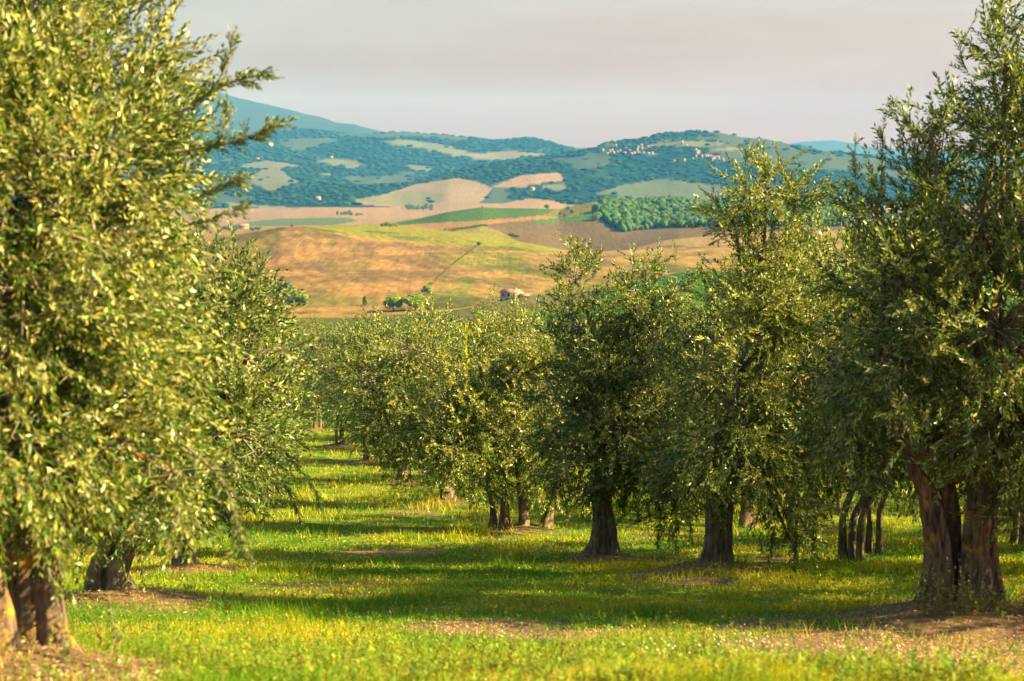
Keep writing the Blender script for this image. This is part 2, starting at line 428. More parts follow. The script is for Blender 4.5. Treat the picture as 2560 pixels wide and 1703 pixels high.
# ---- fields painted as land cover (albedo) of the farmland
def inpoly(X, Y, poly):
    inside = np.zeros(X.shape, bool); n = len(poly)
    for i in range(n):
        x0, y0 = poly[i]; x1, y1 = poly[(i + 1) % n]
        if y0 == y1: continue
        c = ((y0 > Y) != (y1 > Y)) & (X < (x1 - x0) * (Y - y0) / (y1 - y0) + x0)
        inside ^= c
    return inside

TAN = (0.335, 0.205, 0.095); TAN2 = (0.33, 0.225, 0.095); YG = (0.225, 0.225, 0.040); DKB = (0.145, 0.105, 0.062)
GRN = (0.070, 0.135, 0.028); PINK = (0.30, 0.205, 0.125); FOR = (0.012, 0.042, 0.024); LGT = (0.155, 0.160, 0.080)
FIELDS = [  # (dmin, dmax, polygon, colour)
 (600, 1300, [(600, 790), (560, 720), (640, 640), (697, 560), (761, 560), (875, 585), (1036, 605), (1200, 612), (1050, 735), (1000, 800)], TAN),
 (600, 1500, [(380, 640), (500, 590), (704, 560), (655, 640), (590, 720), (380, 760)], (0.27, 0.20, 0.065)),
 (600, 1450, [(1190, 612), (1400, 628), (1700, 622), (2600, 590), (2600, 690), (1700, 690), (1440, 735), (1227, 760), (1000, 800), (1000, 775), (1060, 725)], TAN2),
 (1190, 1640, [(761, 572), (761, 560), (880, 550), (951, 550), (1142, 570), (1249, 590), (1399, 622), (1399, 640), (1185, 618), (1036, 610), (875, 590)], YG),
 (400, 690, [(1100, 800), (1227, 750), (1325, 730), (1480, 720), (1500, 766), (1300, 790)], (0.155, 0.15, 0.085)),
 (400, 690, [(1500, 690), (2600, 640), (2600, 800), (1290, 800), (1300, 782), (1480, 762)], (0.06, 0.145, 0.028)),
 (1250, 1640, [(1478, 632), (1600, 610), (1661, 595), (1868, 575), (2600, 560), (2600, 640), (1500, 640)], (0.31, 0.22, 0.12)),
 (1500, 1990, [(1100, 566), (1300, 540), (1420, 535), (2600, 535), (2600, 640), (1399, 640), (1249, 602), (1142, 590)], DKB),
 (1500, 1990, [(1130, 600), (1140, 570), (1200, 562), (1250, 578), (1300, 606)], (0.22, 0.20, 0.055)),
 (1600, 1990, [(900, 575), (994, 562), (1206, 551), (1405, 534), (1408, 546), (1300, 553), (1170, 566), (1060, 580)], (0.31, 0.185, 0.10)),
 (1800, 2200, [(960, 566), (1121, 520), (1206, 505), (1300, 505), (1405, 515), (1405, 535), (1206, 551), (1030, 561)], (0.075, 0.145, 0.026)),
 (1800, 2200, [(1385, 526), (1427, 505), (1482, 495), (1560, 498), (1500, 528), (1440, 540), (1360, 542)], (0.20, 0.17, 0.05)),
 (1700, 2100, [(1330, 552), (1440, 540), (1510, 520), (1490, 545), (1330, 560)], (0.06, 0.17, 0.025)),
 (1700, 2250, [(1482, 534), (1540, 498), (1900, 498), (2600, 500), (2600, 560), (1800, 568), (1640, 572), (1555, 580), (1520, 562)], (0.03, 0.05, 0.02)),
 (2000, 3600, [(560, 566), (640, 552), (700, 546), (870, 543), (900, 552), (800, 568), (600, 578)], (0.11, 0.155, 0.07)),
 (2000, 3600, [(560, 506), (640, 512), (760, 520), (740, 524), (640, 518), (560, 515)], (0.20, 0.2, 0.12)),
 (2000, 3600, [(1060, 541), (1130, 532), (1180, 528), (1130, 545)], (0.16, 0.18, 0.08)),
 (5000, 7500, [(960, 352), (1000, 348), (1100, 359), (1130, 368), (1170, 380), (1250, 398), (1230, 405), (1130, 389), (1060, 373), (960, 356)], LGT),
 (4700, 7500, [(1150, 386), (1230, 381), (1390, 383), (1320, 392), (1250, 402)], (0.22, 0.19, 0.10)),
 (3500, 7500, [(608, 454), (655, 421), (697, 421), (722, 442), (761, 457), (705, 465), (672, 482), (640, 462)], LGT),
 (3500, 7500, [(600, 412), (665, 402), (755, 414), (730, 419), (660, 421), (600, 420)], (0.17, 0.17, 0.085)),
 (3500, 7500, [(783, 405), (830, 396), (875, 398), (915, 416), (890, 422), (840, 416)], LGT),
 (3500, 7500, [(1010, 418), (1030, 412), (1070, 418), (1097, 430), (1060, 428)], LGT),
 (3500, 7500, [(800, 434), (825, 432), (830, 438), (805, 439)], LGT),
 (3300, 4700, [(866, 508), (985, 480), (1040, 462), (1150, 445), (1190, 452), (1232, 470), (1210, 500), (1150, 530), (1080, 536), (1000, 520)], (0.27, 0.20, 0.12)),
 (3300, 4700, [(880, 500), (1010, 478), (1105, 482), (1107, 505), (1040, 518), (950, 510)], (0.20, 0.19, 0.10)),
 (3300, 4700, [(1235, 466), (1290, 441), (1400, 432), (1412, 452), (1300, 468)], PINK),
 (3300, 4700, [(1345, 468), (1410, 460), (1422, 474), (1370, 478)], (0.17, 0.17, 0.08)),
 (3300, 4700, [(1230, 515), (1300, 500), (1350, 496), (1420, 512), (1300, 521)], PINK),
 (3500, 4700, [(1480, 486), (1560, 462), (1650, 447), (1800, 462), (1860, 492), (1760, 510), (1640, 500)], (0.105, 0.13, 0.06)),
 (4000, 4700, [(1600, 372), (1650, 351), (1790, 350), (1810, 361), (1740, 368), (1660, 362)], (0.155, 0.165, 0.06)),
 (4000, 4700, [(1610, 380), (1660, 384), (1655, 386), (1620, 387)], (0.13, 0.19, 0.05)),
 (4000, 4700, [(1740, 372), (1800, 368), (1880, 372), (1830, 376), (1760, 374)], (0.20, 0.17, 0.08)),
 (4000, 4700, [(1850, 392), (1900, 386), (1940, 392), (1880, 400)], (0.17, 0.15, 0.075)),
]
def landcover(x, d, z):
    X, Y = proj(x, d, z)
    k = np.clip(d / 2500.0, 0.3, 2.0)
    wx = 14 * (fbm(x / (60 * k), d / (90 * k), 81, 3) - .5); wy = 6 * (fbm(x / (60 * k), d / (90 * k), 91, 3) - .5)
    far = smooth(1500, 2500, d)
    Xw = X + wx * (0.25 + 0.75 * far); Yw = Y + wy * (0.15 + 0.85 * far)
    c = np.empty((len(x), 3))
    c[:] = (0.11, 0.135, 0.045)
    c[d > 700] = TAN2
    c[d > 1240] = (0.28, 0.20, 0.11)
    c[d > 2050] = PINK
    fr = d > 3450 + 300 * (fbm(x / 300, d / 300, 95, 3) - 0.5)
    fields_mask = np.zeros(len(x), bool)
    c[fr] = FOR
    # patchwork of olive groves / clearings on the village hill
    g = (fbm(x / 170, d / 330, 101, 4) > 0.60) & fr & (d < 5200) & (X > 1150)
    c[g] = (0.030, 0.068, 0.034)
    g2 = (fbm(x / 230, d / 420, 107, 4) > 0.60) & fr & (d < 6500)
    c[g2] = (0.070, 0.095, 0.045)
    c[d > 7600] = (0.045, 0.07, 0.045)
    for a, b_, poly, colr in FIELDS:
        m = (d > a) & (d < b_)
        if not m.any(): continue
        ii = np.nonzero(m)[0]
        ins = inpoly(Xw[ii], Yw[ii], poly)
        c[ii[ins]] = colr
    # green grassy strips and stripes on the stubble
    hill = (d > 700) & (d < 1320)
    st = fbm(x / 38, d / 75, 131, 4)
    c = np.where((hill & (st > 0.62) & (X > 1060) & (Y > 632))[:, None], c * np.array((0.62, 0.88, 0.55)), c)
    c = np.where((hill & (st > 0.66) & (X <= 1010))[:, None], c * np.array((0.72, 0.82, 0.70)), c)
    st2 = smooth(0.60, 0.68, fbm(x / 60, (d - 700) / 55, 137, 3)) * hill * smooth(700, 720, d) * (1 - smooth(760, 900, d))
    c = c * (1 - 0.6 * st2[:, None]) + np.array((0.13, 0.17, 0.04)) * 0.6 * st2[:, None]
    # grassy band following the track on the left shoulder
    tr = np.exp(-((X - np.interp(Y, [565, 600, 640, 680], [706, 690, 662, 628])) / 9.0) ** 2) * hill
    c = c * (1 - 0.7 * tr[:, None]) + np.array((0.12, 0.17, 0.03)) * 0.7 * tr[:, None]
    # drill lines and mottling
    wob = fbm(x / 45, d / 45, 141, 3)
    dr = 1 + 0.10 * np.sin((x * 0.9 + d * 0.25 + 14 * wob) * 0.55) * hill
    pat = 1 - 0.42 * smooth(.44, .64, fbm(x / 30, d / 50, 171, 5)) * hill
    c = c * np.stack([pat, pat ** .8, pat ** .5], 1)
    mot = 1 + 0.34 * (fbm(x / (9 * k * 3), d / (22 * k * 3), 151, 4) - 0.5) + 0.30 * (fbm(x / 6, d / 14, 161, 3) - 0.5) * hill
    c = c * (dr * mot)[:, None]
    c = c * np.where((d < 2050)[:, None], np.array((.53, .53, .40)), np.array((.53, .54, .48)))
    return c, fr, X, Y

Xa = np.concatenate([np.linspace(-1800, 380, 40)[:-1], np.arange(380, 2200, 4.2), np.linspace(2200, 4300, 40)])
txc = (Xa - 1280) / F / 1.0046
dr_ = np.unique(np.concatenate([np.linspace(90, 560, 18), np.linspace(560, 700, 24), np.linspace(700, 1260, 86), np.linspace(1260, 2080, 62), np.linspace(2080, 3500, 34), np.linspace(3500, 5000, 56), np.linspace(5000, 6900, 34), np.linspace(6900, 8200, 10), np.linspace(8200, 9200, 12), np.linspace(9200, 13000, 20)]))
TX, DD = np.meshgrid(txc, dr_)
fx = (TX * DD).ravel(); fy = DD.ravel(); fz = far_z(TX.ravel(), DD.ravel())
fc, ffor, fX, fY = landcover(fx, fy, fz)
mat_land = attr_mat('farmland cover', 0.95, 0.22, 0.30)
t = mat_land.node_tree
b = next(n for n in t.nodes if n.type == 'BSDF_PRINCIPLED'); src = b.inputs['Base Color'].links[0].from_socket
tcn = t.nodes.new('ShaderNodeTexCoord'); mpn = t.nodes.new('ShaderNodeMapping'); mpn.inputs['Rotation'].default_value = (0, 0, 0.35); mpn.inputs['Scale'].default_value = (0.42, 0.030, 0.03)
n = t.nodes.new('ShaderNodeTexNoise'); n.inputs['Scale'].default_value = 1.0; n.inputs['Detail'].default_value = 4; n.inputs['Roughness'].default_value = 0.6; n.inputs['Distortion'].default_value = 0.6
r_ = t.nodes.new('ShaderNodeMapRange'); r_.inputs['From Min'].default_value = 0.3; r_.inputs['From Max'].default_value = 0.7; r_.inputs['To Min'].default_value = 0.74; r_.inputs['To Max'].default_value = 1.26
vm = t.nodes.new('ShaderNodeVectorMath'); vm.operation = 'SCALE'
t.links.new(tcn.outputs['Object'], mpn.inputs[0]); t.links.new(mpn.outputs[0], n.inputs['Vector']); t.links.new(n.outputs['Fac'], r_.inputs['Value'])
t.links.new(src, vm.inputs[0]); t.links.new(r_.outputs[0], vm.inputs['Scale']); t.links.new(vm.outputs[0], b.inputs['Base Color'])
nc = len(txc)
def band(name, lo, hi, label):
    r0 = np.searchsorted(dr_, lo); r1 = np.searchsorted(dr_, hi, side='right')
    sl_ = slice(r0 * nc, r1 * nc)
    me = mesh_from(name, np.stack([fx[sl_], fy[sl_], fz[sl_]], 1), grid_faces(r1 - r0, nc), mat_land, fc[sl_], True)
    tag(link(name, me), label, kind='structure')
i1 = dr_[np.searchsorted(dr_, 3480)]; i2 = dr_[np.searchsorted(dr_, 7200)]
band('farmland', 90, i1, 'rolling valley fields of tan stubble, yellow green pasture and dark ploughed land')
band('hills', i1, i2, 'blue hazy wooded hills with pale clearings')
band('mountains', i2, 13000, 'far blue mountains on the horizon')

def on_land(X, Y, lo, hi):
    """first point of the terrain, between the distances lo and hi, seen at that place of the photograph"""
    ds = np.linspace(lo, hi, 700)
    tx = tans(X, Y)[0]
    z = far_z(np.full(700, tx), ds)
    yy = proj(tx * ds, ds, z)[1]
    k = np.nonzero(yy <= Y)[0]
    k = k[0] if len(k) else int(np.argmin(yy))
    return np.array([tx * ds[k], ds[k], z[k]])

# ------------------------------------------------------------------ haze
bm_v = np.array([(sx * 13500, y_, z_) for sx in (-1, 1) for y_ in (-6000, 13060) for z_ in (-420, 560)], float)
hf = np.array([(0, 1, 3, 2), (4, 6, 7, 5), (0, 4, 5, 1), (2, 3, 7, 6), (0, 2, 6, 4), (1, 5, 7, 3)])
mh = bpy.data.materials.new('haze'); mh.use_nodes = True; mh.node_tree.nodes.clear()
ho = mh.node_tree.nodes.new('ShaderNodeOutputMaterial'); hv = mh.node_tree.nodes.new('ShaderNodeVolumePrincipled')
hv.inputs['Density'].default_value = 0.98e-4; hv.inputs['Color'].default_value = (0.06, 0.26, 0.62, 1); hv.inputs['Absorption Color'].default_value = (1, 1, 1, 1); hv.inputs['Anisotropy'].default_value = 0.0
mh.node_tree.links.new(hv.outputs[0], ho.inputs['Volume'])
hz = link('haze', mesh_from('haze', bm_v, hf, mh))
hz['kind'] = 'stuff'; hz['label'] = 'pale blue summer haze over the valley'

# ------------------------------------------------------------------ shapes: tubes, twigs, leaves
def frames(path):
    path = np.asarray(path, float)
    tg = np.gradient(path, axis=0); tg /= np.linalg.norm(tg, axis=1)[:, None] + 1e-9
    up = np.array([0.31, 0.95, 0.05]) if abs(tg[0][2]) > 0.7 else np.array([0, 0, 1.0])
    us, vs_ = [], []
    u = np.cross(tg[0], up); u /= np.linalg.norm(u)
    for tt in tg:
        u = u - tt * np.dot(u, tt); u /= np.linalg.norm(u) + 1e-9
        us.append(u); vs_.append(np.cross(tt, u))
    return np.array(us), np.array(vs_)

def tube(path, rad, seg, ribs=0, amp=0.0, twist=0.0, seed=0, nz_amp=0.0, cap=True, ribs_fade=None):
    path = np.asarray(path, float); n = len(path); rad = np.asarray(rad, float)
    u, v = frames(path)
    th = np.arange(seg) / seg * 2 * PI
    h = np.linspace(0, 1, n)
    r = np.ones((n, seg))
    if ribs:
        r0 = np.random.default_rng(seed)
        for k in range(3):
            kk = ribs + k * 2; ph = r0.uniform(0, 6.28)
            r += amp / (1 + k * .7) * np.cos(kk * th[None, :] + twist * h[:, None] * 3 + ph)
        if ribs_fade is not None:
            r = 1 + (r - 1) * ribs_fade[:, None]
    if nz_amp:
        cth, sth = np.cos(th), np.sin(th)
        L = np.concatenate([[0], np.cumsum(np.linalg.norm(np.diff(path, axis=0), axis=1))])
        r += nz_amp * (vnoise(cth[None, :] * 2.3 + L[:, None] * 3.1 + seed, sth[None, :] * 2.3 + L[:, None] * 4.7, seed) - .5) * 2
        r += nz_amp * 0.6 * (vnoise(cth[None, :] * 6 + L[:, None] * 5 + seed, sth[None, :] * 6 + L[:, None] * 8, seed + 3) - .5) * 2
    rr = r * rad[:, None]
    V = path[:, None, :] + rr[..., None] * (np.cos(th)[None, :, None] * u[:, None, :] + np.sin(th)[None, :, None] * v[:, None, :])
    V = V.reshape(-1, 3)
    i = np.arange(n - 1)[:, None] * seg + np.arange(seg)[None, :]
    j = np.arange(n - 1)[:, None] * seg + (np.arange(seg)[None, :] + 1) % seg
    Fq = np.stack([i, j, j + seg, i + seg], -1).reshape(-1, 4)
    if cap:
        V = np.vstack([V, path[-1][None] + (path[-1] - path[-2])[None] * .2])
        k = (n - 1) * seg
        tri = np.array([(k + a, k + (a + 1) % seg, len(V) - 1) for a in range(seg)])
        return V, [Fq, tri]
    return V, [Fq]

def join(parts):
    V = []; Q = []; T = []; off = 0
    for v, fl in parts:
        V.append(v)
        for f in fl:
            (Q if f.shape[1] == 4 else T).append(f + off)
        off += len(v)
    return np.vstack(V), [np.vstack(x) for x in (Q, T) if x]

def curve(p0, p1, n, bend, r, lift=0.0):
    p0 = np.asarray(p0, float); p1 = np.asarray(p1, float); t = np.linspace(0, 1, n)[:, None]
    L = np.linalg.norm(p1 - p0)
    w = r.normal(0, 1, 3) * bend * L; w2 = r.normal(0, 1, 3) * bend * .5 * L
    return p0 + (p1 - p0) * t + w * np.sin(t * PI) + w2 * np.sin(t * 2 * PI) + np.array([0, 0, lift * L]) * np.sin(t * PI)

def twig_templates(r, count, n_leaf, tlen, leaf_l, leaf_w, detail):
    """twigs along +Z; returns leaf vertex blocks (n, k, 3)"""
    out_ = []
    for _ in range(count):
        bendv = np.array([r.normal(0, .16), r.normal(0, .16)]) * tlen
        blocks = []
        for i in range(n_leaf):
            s = ((i // 2) + r.uniform(.2, .8)) / (n_leaf / 2) * 0.98 + .02
            c = np.array([bendv[0] * s * s, bendv[1] * s * s, tlen * s])
            ang = (i // 2) * PI / 2 + (i % 2) * PI + r.normal(0, .45)
            tilt = r.uniform(.42, 1.05) * (1 - .35 * s)
            side = np.array([math.cos(ang), math.sin(ang), 0])
            dr = side * math.sin(tilt) + np.array([0, 0, 1]) * math.cos(tilt) + r.normal(0, .13, 3)
            dr /= np.linalg.norm(dr)
            wv = np.cross(dr, side + r.normal(0, .5, 3)); wv /= np.linalg.norm(wv) + 1e-9
            nv = np.cross(wv, dr)
            L = leaf_l * r.uniform(.7, 1.15) * (1 - .25 * s); w = leaf_w * r.uniform(.8, 1.2)
            curl = r.uniform(-.10, .18) * L
            if detail:
                mid = c + dr * L * .5 + nv * curl
                blocks.append([c, c + dr * L * .32 + wv * w * .48 + nv * (curl * .7 + w * .12), c + dr * L * .7 + wv * w * .40 + nv * (curl * .8 + w * .1), c + dr * L,
                               c + dr * L * .7 - wv * w * .40 + nv * (curl * .8 + w * .1), c + dr * L * .32 - wv * w * .48 + nv * (curl * .7 + w * .12)])
            else:
                blocks.append([c, c + dr * L * .45 + wv * w * .5 + nv * (curl + w * .1), c + dr * L, c + dr * L * .45 - wv * w * .5 + nv * (curl + w * .1)])
        stem = np.array([[bendv[0] * s * s, bendv[1] * s * s, tlen * s] for s in (0, .5, 1)])
        out_.append((np.array(blocks), stem))
    return out_

def place_twigs(pos, dirs, scl, temps, r, yellow=0.006, bright=None):
    """leaf mesh arrays and stem mesh arrays for a set of twigs"""
    N_ = len(pos); idx = r.integers(0, len(temps), N_)
    dirs = dirs / (np.linalg.norm(dirs, axis=1)[:, None] + 1e-9)
    rnd = r.normal(0, 1, (N_, 3)); a = np.cross(dirs, rnd); a /= np.linalg.norm(a, axis=1)[:, None]; b_ = np.cross(dirs, a)
    R = np.stack([a, b_, dirs], -1)
    LV, LC, SV = [], [], []
    for k, (blk, stem) in enumerate(temps):
        m = np.nonzero(idx == k)[0]
        if not len(m): continue
        V = np.einsum('tij,nkj->tnki', R[m] * scl[m][:, None, None], blk) + pos[m][:, None, None, :]
        LV.append(V.reshape(-1, blk.shape[1], 3))
        n = len(m) * len(blk)
        base = np.exp(r.normal(-.03, .30, n)).clip(.45, 2.0) * np.repeat((bright[m] if bright is not None else r.normal(1, .08, len(m))), len(blk))
        hue = r.normal(0, .08, n)
        c = np.stack([base * (1 + hue), base, base * (1 - hue * 1.5 + r.normal(0, .1, n))], 1)
        y = r.random(n) < yellow
        c[y] = np.array((3.0, 1.9, .4)) * r.uniform(.6, 1.2, (y.sum(), 1))
        LC.append(c)
        S = np.einsum('tij,kj->tki', R[m] * scl[m][:, None, None], stem) + pos[m][:, None, :]
        SV.append(S)
    LV = np.concatenate(LV); LC = np.concatenate(LC); kk = LV.shape[1]
    verts = LV.reshape(-1, 3); cols = np.repeat(LC, kk, 0)
    base = np.arange(len(LV))[:, None] * kk
    if kk == 4: faces = base + np.array([0, 1, 2, 3])[None]
    else: faces = np.concatenate([base + np.array([0, 1, 2, 3])[None], base + np.array([0, 3, 4, 5])[None]])
    S = np.concatenate(SV)
    return verts, faces, cols, S

def ribbons(S, rad):
    """thin three sided stems through (n,3,3) polylines -> joined mesh arrays"""
    n, k, _ = S.shape
    t = np.gradient(S, axis=1); t /= np.linalg.norm(t, axis=2)[..., None] + 1e-9
    u = np.cross(t, np.array([.3, .5, .81])); u /= np.linalg.norm(u, axis=2)[..., None] + 1e-9; v = np.cross(t, u)
    rr = np.asarray(rad).reshape(-1, 1, 1) * np.linspace(1, .35, k)[None, :, None]
    ring = [S + rr * (math.cos(a) * u + math.sin(a) * v) for a in (0, 2.094, 4.189)]
    V = np.stack(ring, 2).reshape(-1, 3)
    b_ = np.arange(n)[:, None, None] * k * 3 + np.arange(k - 1)[None, :, None] * 3 + np.arange(3)[None, None, :]
    b2 = np.arange(n)[:, None, None] * k * 3 + np.arange(k - 1)[None, :, None] * 3 + (np.arange(3)[None, None, :] + 1) % 3
    return V, np.stack([b_, b2, b2 + 3, b_ + 3], -1).reshape(-1, 4)

def crown_points(lobes, n_twigs, r, per=8, spread=0.13, up=0.55, droop=0.5, zlow=None, zmid=None, inner=0.45):
    """lobes: (centre(3), radii(3)); twigs gathered in shoots so that gaps and clumps appear"""
    vol = np.array([max(l[1][0] * l[1][2], 1e-4) ** .72 * l[1][1] ** .35 for l in lobes]); vol /= vol.sum()
    pos, dirs, anchors = [], [], []
    for (c, rad), w in zip(lobes, vol):
        c = np.asarray(c); rad = np.asarray(rad)
        nb = max(2, int(n_twigs * w / per))
        u = r.normal(0, 1, (nb, 3)); u /= np.linalg.norm(u, axis=1)[:, None]
        rr = (inner + (1.0 - inner) * r.random(nb) ** .55)[:, None]
        q = c + u * rad * rr
        nrm = u / rad; nrm /= np.linalg.norm(nrm, axis=1)[:, None]
        hh = (q[:, 2] - zmid) / max(rad[2], .3)
        vert = np.clip(hh, -1, 1)
        dvec = nrm * .75 + np.stack([0 * vert, 0 * vert, np.where(vert > -.25, up, -droop)], 1) + r.normal(0, .28, (nb, 3))
        dvec /= np.linalg.norm(dvec, axis=1)[:, None]
        k = r.integers(int(per * .5), int(per * 1.5) + 1, nb)
        rep = np.repeat(np.arange(nb), k)
        s = min(1.0, .4 + float(rad.min()) * 1.2)
        along = r.uniform(-.5, .8, len(rep))[:, None] * spread * 2.0 * s
        p = q[rep] + dvec[rep] * along + r.normal(0, spread * .55 * s, (len(rep), 3))
        dd = dvec[rep] + r.normal(0, .38, (len(rep), 3))
        pos.append(p); dirs.append(dd); anchors.append(np.concatenate([np.repeat(c[None], nb, 0)[:, None], q[:, None]], 1))
    pos = np.concatenate(pos); dirs = np.concatenate(dirs); anchors = np.concatenate(anchors)
    if zlow is not None:
        m = pos[:, 2] > zlow + r.uniform(0, .25, len(pos)); pos, dirs = pos[m], dirs[m]
    return pos, dirs, anchors

TRI = [0]
def olive(name, label, base, stems, lobes, n_twigs, r, temps, spread, zlow=.25, sprigs=(), bark='bark', limb_r=.06, yellow=.006, group=None, per=8, extra=None, twig_scale=1.0, up=.55, limbs=True):
    """base: world foot; stems: lists of (path world points, radii, seg, ribs, amp, flare); lobes world"""
    base = np.asarray(base, float)
    root = thing(name, label, 'olive tree', tuple(base), group)
    tops = []
    for k, st in enumerate(stems):
        pts, rad, seg, ribs, amp = st[:5]
        pts = np.array(pts, float) - base
        if seg > 8 and pts[0][2] < .1: pts[0][:2] = pts[1][:2] * .7 + pts[0][:2] * .3; pts[0][2] -= .05
        n = st[5] if len(st) > 5 else 26
        tt = np.linspace(0, 1, len(pts)); q = np.linspace(0, 1, n) ** 1.0
        # smooth interpolation of the path
        pp = np.stack([hermite(tt, pts[:, i], q) for i in range(3)], 1)
        rr = np.interp(q, np.linspace(0, 1, len(rad)), rad)
        L = np.linalg.norm(pp - pp[0], axis=1)
        rr = rr * (1 + .70 * np.exp(-L / .13) + .15 * np.exp(-L / .4))
        fade = .55 + .8 * np.exp(-L / .5)
        v, fl = tube(pp, rr, seg, ribs, amp, 1.2, 100 + k + int(base[1] * 10), .10, True, fade)
        link('trunk', mesh_from('trunk', v, fl, M[bark], None, True), root)
        tops.append((pp[-1], rr[-1]))
    L0 = [(np.asarray(c, float) - base, np.asarray(rd, float)) for c, rd in lobes]
    zmid = np.average([c[2] for c, _ in L0], weights=[rd[0] * rd[2] for _, rd in L0])
    # limbs
    if limbs:
        for c, rd in L0:
            ds = [np.linalg.norm(tp - c) for tp, _ in tops]; tp, tr_ = tops[int(np.argmin(ds))]
            c2 = c + np.array([0, 0, rd[2] * .05])
            pth = curve(tp - np.array([0, 0, .04]), c2, 10, .07, r, lift=-.06)
            rmax = min(tr_ * .8, limb_r * (1 if rd[0] > .3 else .6))
            v, fl = tube(pth, np.linspace(rmax, .012, 10), 8, 3, .08, 1, int(abs(c[0]) * 50) + 7, .1)
            link('limb', mesh_from('limb', v, fl, M[bark], None, True), root)
    pos, dirs, anc = crown_points(L0, n_twigs, r, per, spread, up=up, zlow=zlow, zmid=zmid)
    scl = r.uniform(.75, 1.2, len(pos)) * twig_scale
    v, f, c, S = place_twigs(pos, dirs, scl, temps, r, yellow)
    TRI[0] += len(f) * 2
    cr = link('crown', mesh_from('crown', v, f, M['olive_leaf'], c), root); cr['kind'] = 'stuff'
    sub = r.random(len(S)) < .3
    ap = np.stack([anc[:, 0], (anc[:, 0] + anc[:, 1]) / 2 + r.normal(0, .06, anc[:, 0].shape), anc[:, 1]], 1)
    allS = np.concatenate([S[sub], ap]); rad = np.concatenate([np.full(sub.sum(), .0022), np.full(len(ap), .010)])
    v, f = ribbons(allS, rad); TRI[0] += len(f) * 2
    tw = link('twigs', mesh_from('twigs', v, f, M['twig'], None), root); tw['kind'] = 'stuff'
    for sp in sprigs:
        make_sprig(root, base, sp, temps, r, yellow)
    return root

def make_sprig(root, base, sp, temps, r, yellow=.0, tint=None):
    """sp: (list of world points, number of twigs, stem radius)"""
    pts = np.array([p for p in sp[0]], float) - base
    tt = np.linspace(0, 1, len(pts)); q = np.linspace(0, 1, 12)
    pp = np.stack([hermite(tt, pts[:, i], q) for i in range(3)], 1)
    n = int(sp[1] * 2.2); s = r.uniform(.05, 1.0, n); s[0] = 1.0; temps = T_SPRIG
    pos = np.stack([np.interp(s, q, pp[:, i]) for i in range(3)], 1)
    tg = np.gradient(pp, axis=0); tg /= np.linalg.norm(tg, axis=1)[:, None]
    dr = np.stack([np.interp(s, q, tg[:, i]) for i in range(3)], 1) + r.normal(0, .42, (n, 3)); dr[0] = tg[-1]
    scl = r.uniform(.6, 1.0, n) * (1.0 if len(sp) < 4 else sp[3])
    v, f, c, S = place_twigs(pos, dr, scl, temps, r, yellow)
    if tint is not None: c = c * np.array(tint)
    TRI[0] += len(f) * 2
    o = link('sprig', mesh_from('sprig', v, f, M['olive_leaf'], c), root)
    v2, fl = tube(pp, np.linspace(sp[2], .002, 12), 5, cap=True)
    v3, f3 = ribbons(S, np.full(len(S), .002))
    V, FL = join([(v2, fl), (v3, [f3])])
    link('stem', mesh_from('stem', V, FL, M['twig'], None), o)['kind'] = 'stuff'
    o['kind'] = 'stuff'
    return o

def lobe(X, Y, rX, rY, d, rd=None):
    k = d / F
    sh = lambda v: max(v * k - .08, .6 * v * k)
    return (P(X, Y, d), (sh(rX), (rd if rd is not None else (rX + rY) * .5 * k), sh(rY)))

r = np.random.default_rng(11)
T_NEAR = twig_templates(r, 10, 26, 0.26, .049, .0118, False)
T_SPRIG = twig_templates(r, 10, 11, .11, .056, .0130, False)
T_MID = twig_templates(r, 10, 26, .27, .059, .0150, False)
T_MID2 = twig_templates(r, 10, 22, .28, .068, .0190, False)
T_FAR = twig_templates(r, 8, 16, .32, .088, .027, False)

def foot(x, y, dz=-.06): return np.array([x, y, gz(x, y) + dz])

# ---- left foreground tree
d0 = 5.9
base = foot(*LA)
PA = lambda X, Y, d=d0: P(X, Y, d)
lobes = [lobe(30, 60, 250, 240, 6.2, .75), lobe(225, 190, 180, 190, 6.3, .5), lobe(215, 400, 240, 190, 6.1, .7), lobe(20, 420, 280, 260, 5.9, .8), lobe(240, 600, 220, 200, 6.1, .7),
         lobe(60, 720, 300, 260, 5.9, .8), lobe(350, 480, 120, 110, 6.4, .4), lobe(270, 850, 230, 180, 6.2, .7), lobe(90, 1030, 260, 210, 5.9, .7), lobe(300, 1060, 200, 170, 6.2, .6), lobe(430, 1180, 110, 120, 6.0, .4),
         lobe(150, 1230, 240, 120, 6.2, .6), lobe(-300, 300, 330, 420, 6.2, 1.0), lobe(-300, 900, 330, 360, 6.2, 1.0), lobe(-100, -260, 380, 220, 6.4, 1.0)]
stems = [
 ([base + (.05, .10, 0), P(135, 1600, 5.85), P(120, 1450, 5.85), P(135, 1330, 5.9), P(155, 1180, 5.95), P(180, 950, 6.0)], [0.0663, 0.05304, 0.04836, 0.04368, 0.0351, 0.0273], 20, 4, .06, 34),
 ([foot(-1.98, 6.05), P(75, 1520, 6.15), P(62, 1380, 6.15), P(50, 1200, 6.1), P(40, 950, 6.0), P(60, 700, 6.0)], [0.0975, 0.0819, 0.078, 0.0702, 0.0546, 0.039], 22, 5, .05, 34),
 ([foot(-2.16, 5.55), P(5, 1560, 5.6), P(-25, 1440, 5.6), P(-60, 1250, 5.7), P(-100, 1000, 5.8)], [0.0585, 0.0468, 0.0429, 0.039, 0.0312], 18, 4, .06, 30),
]
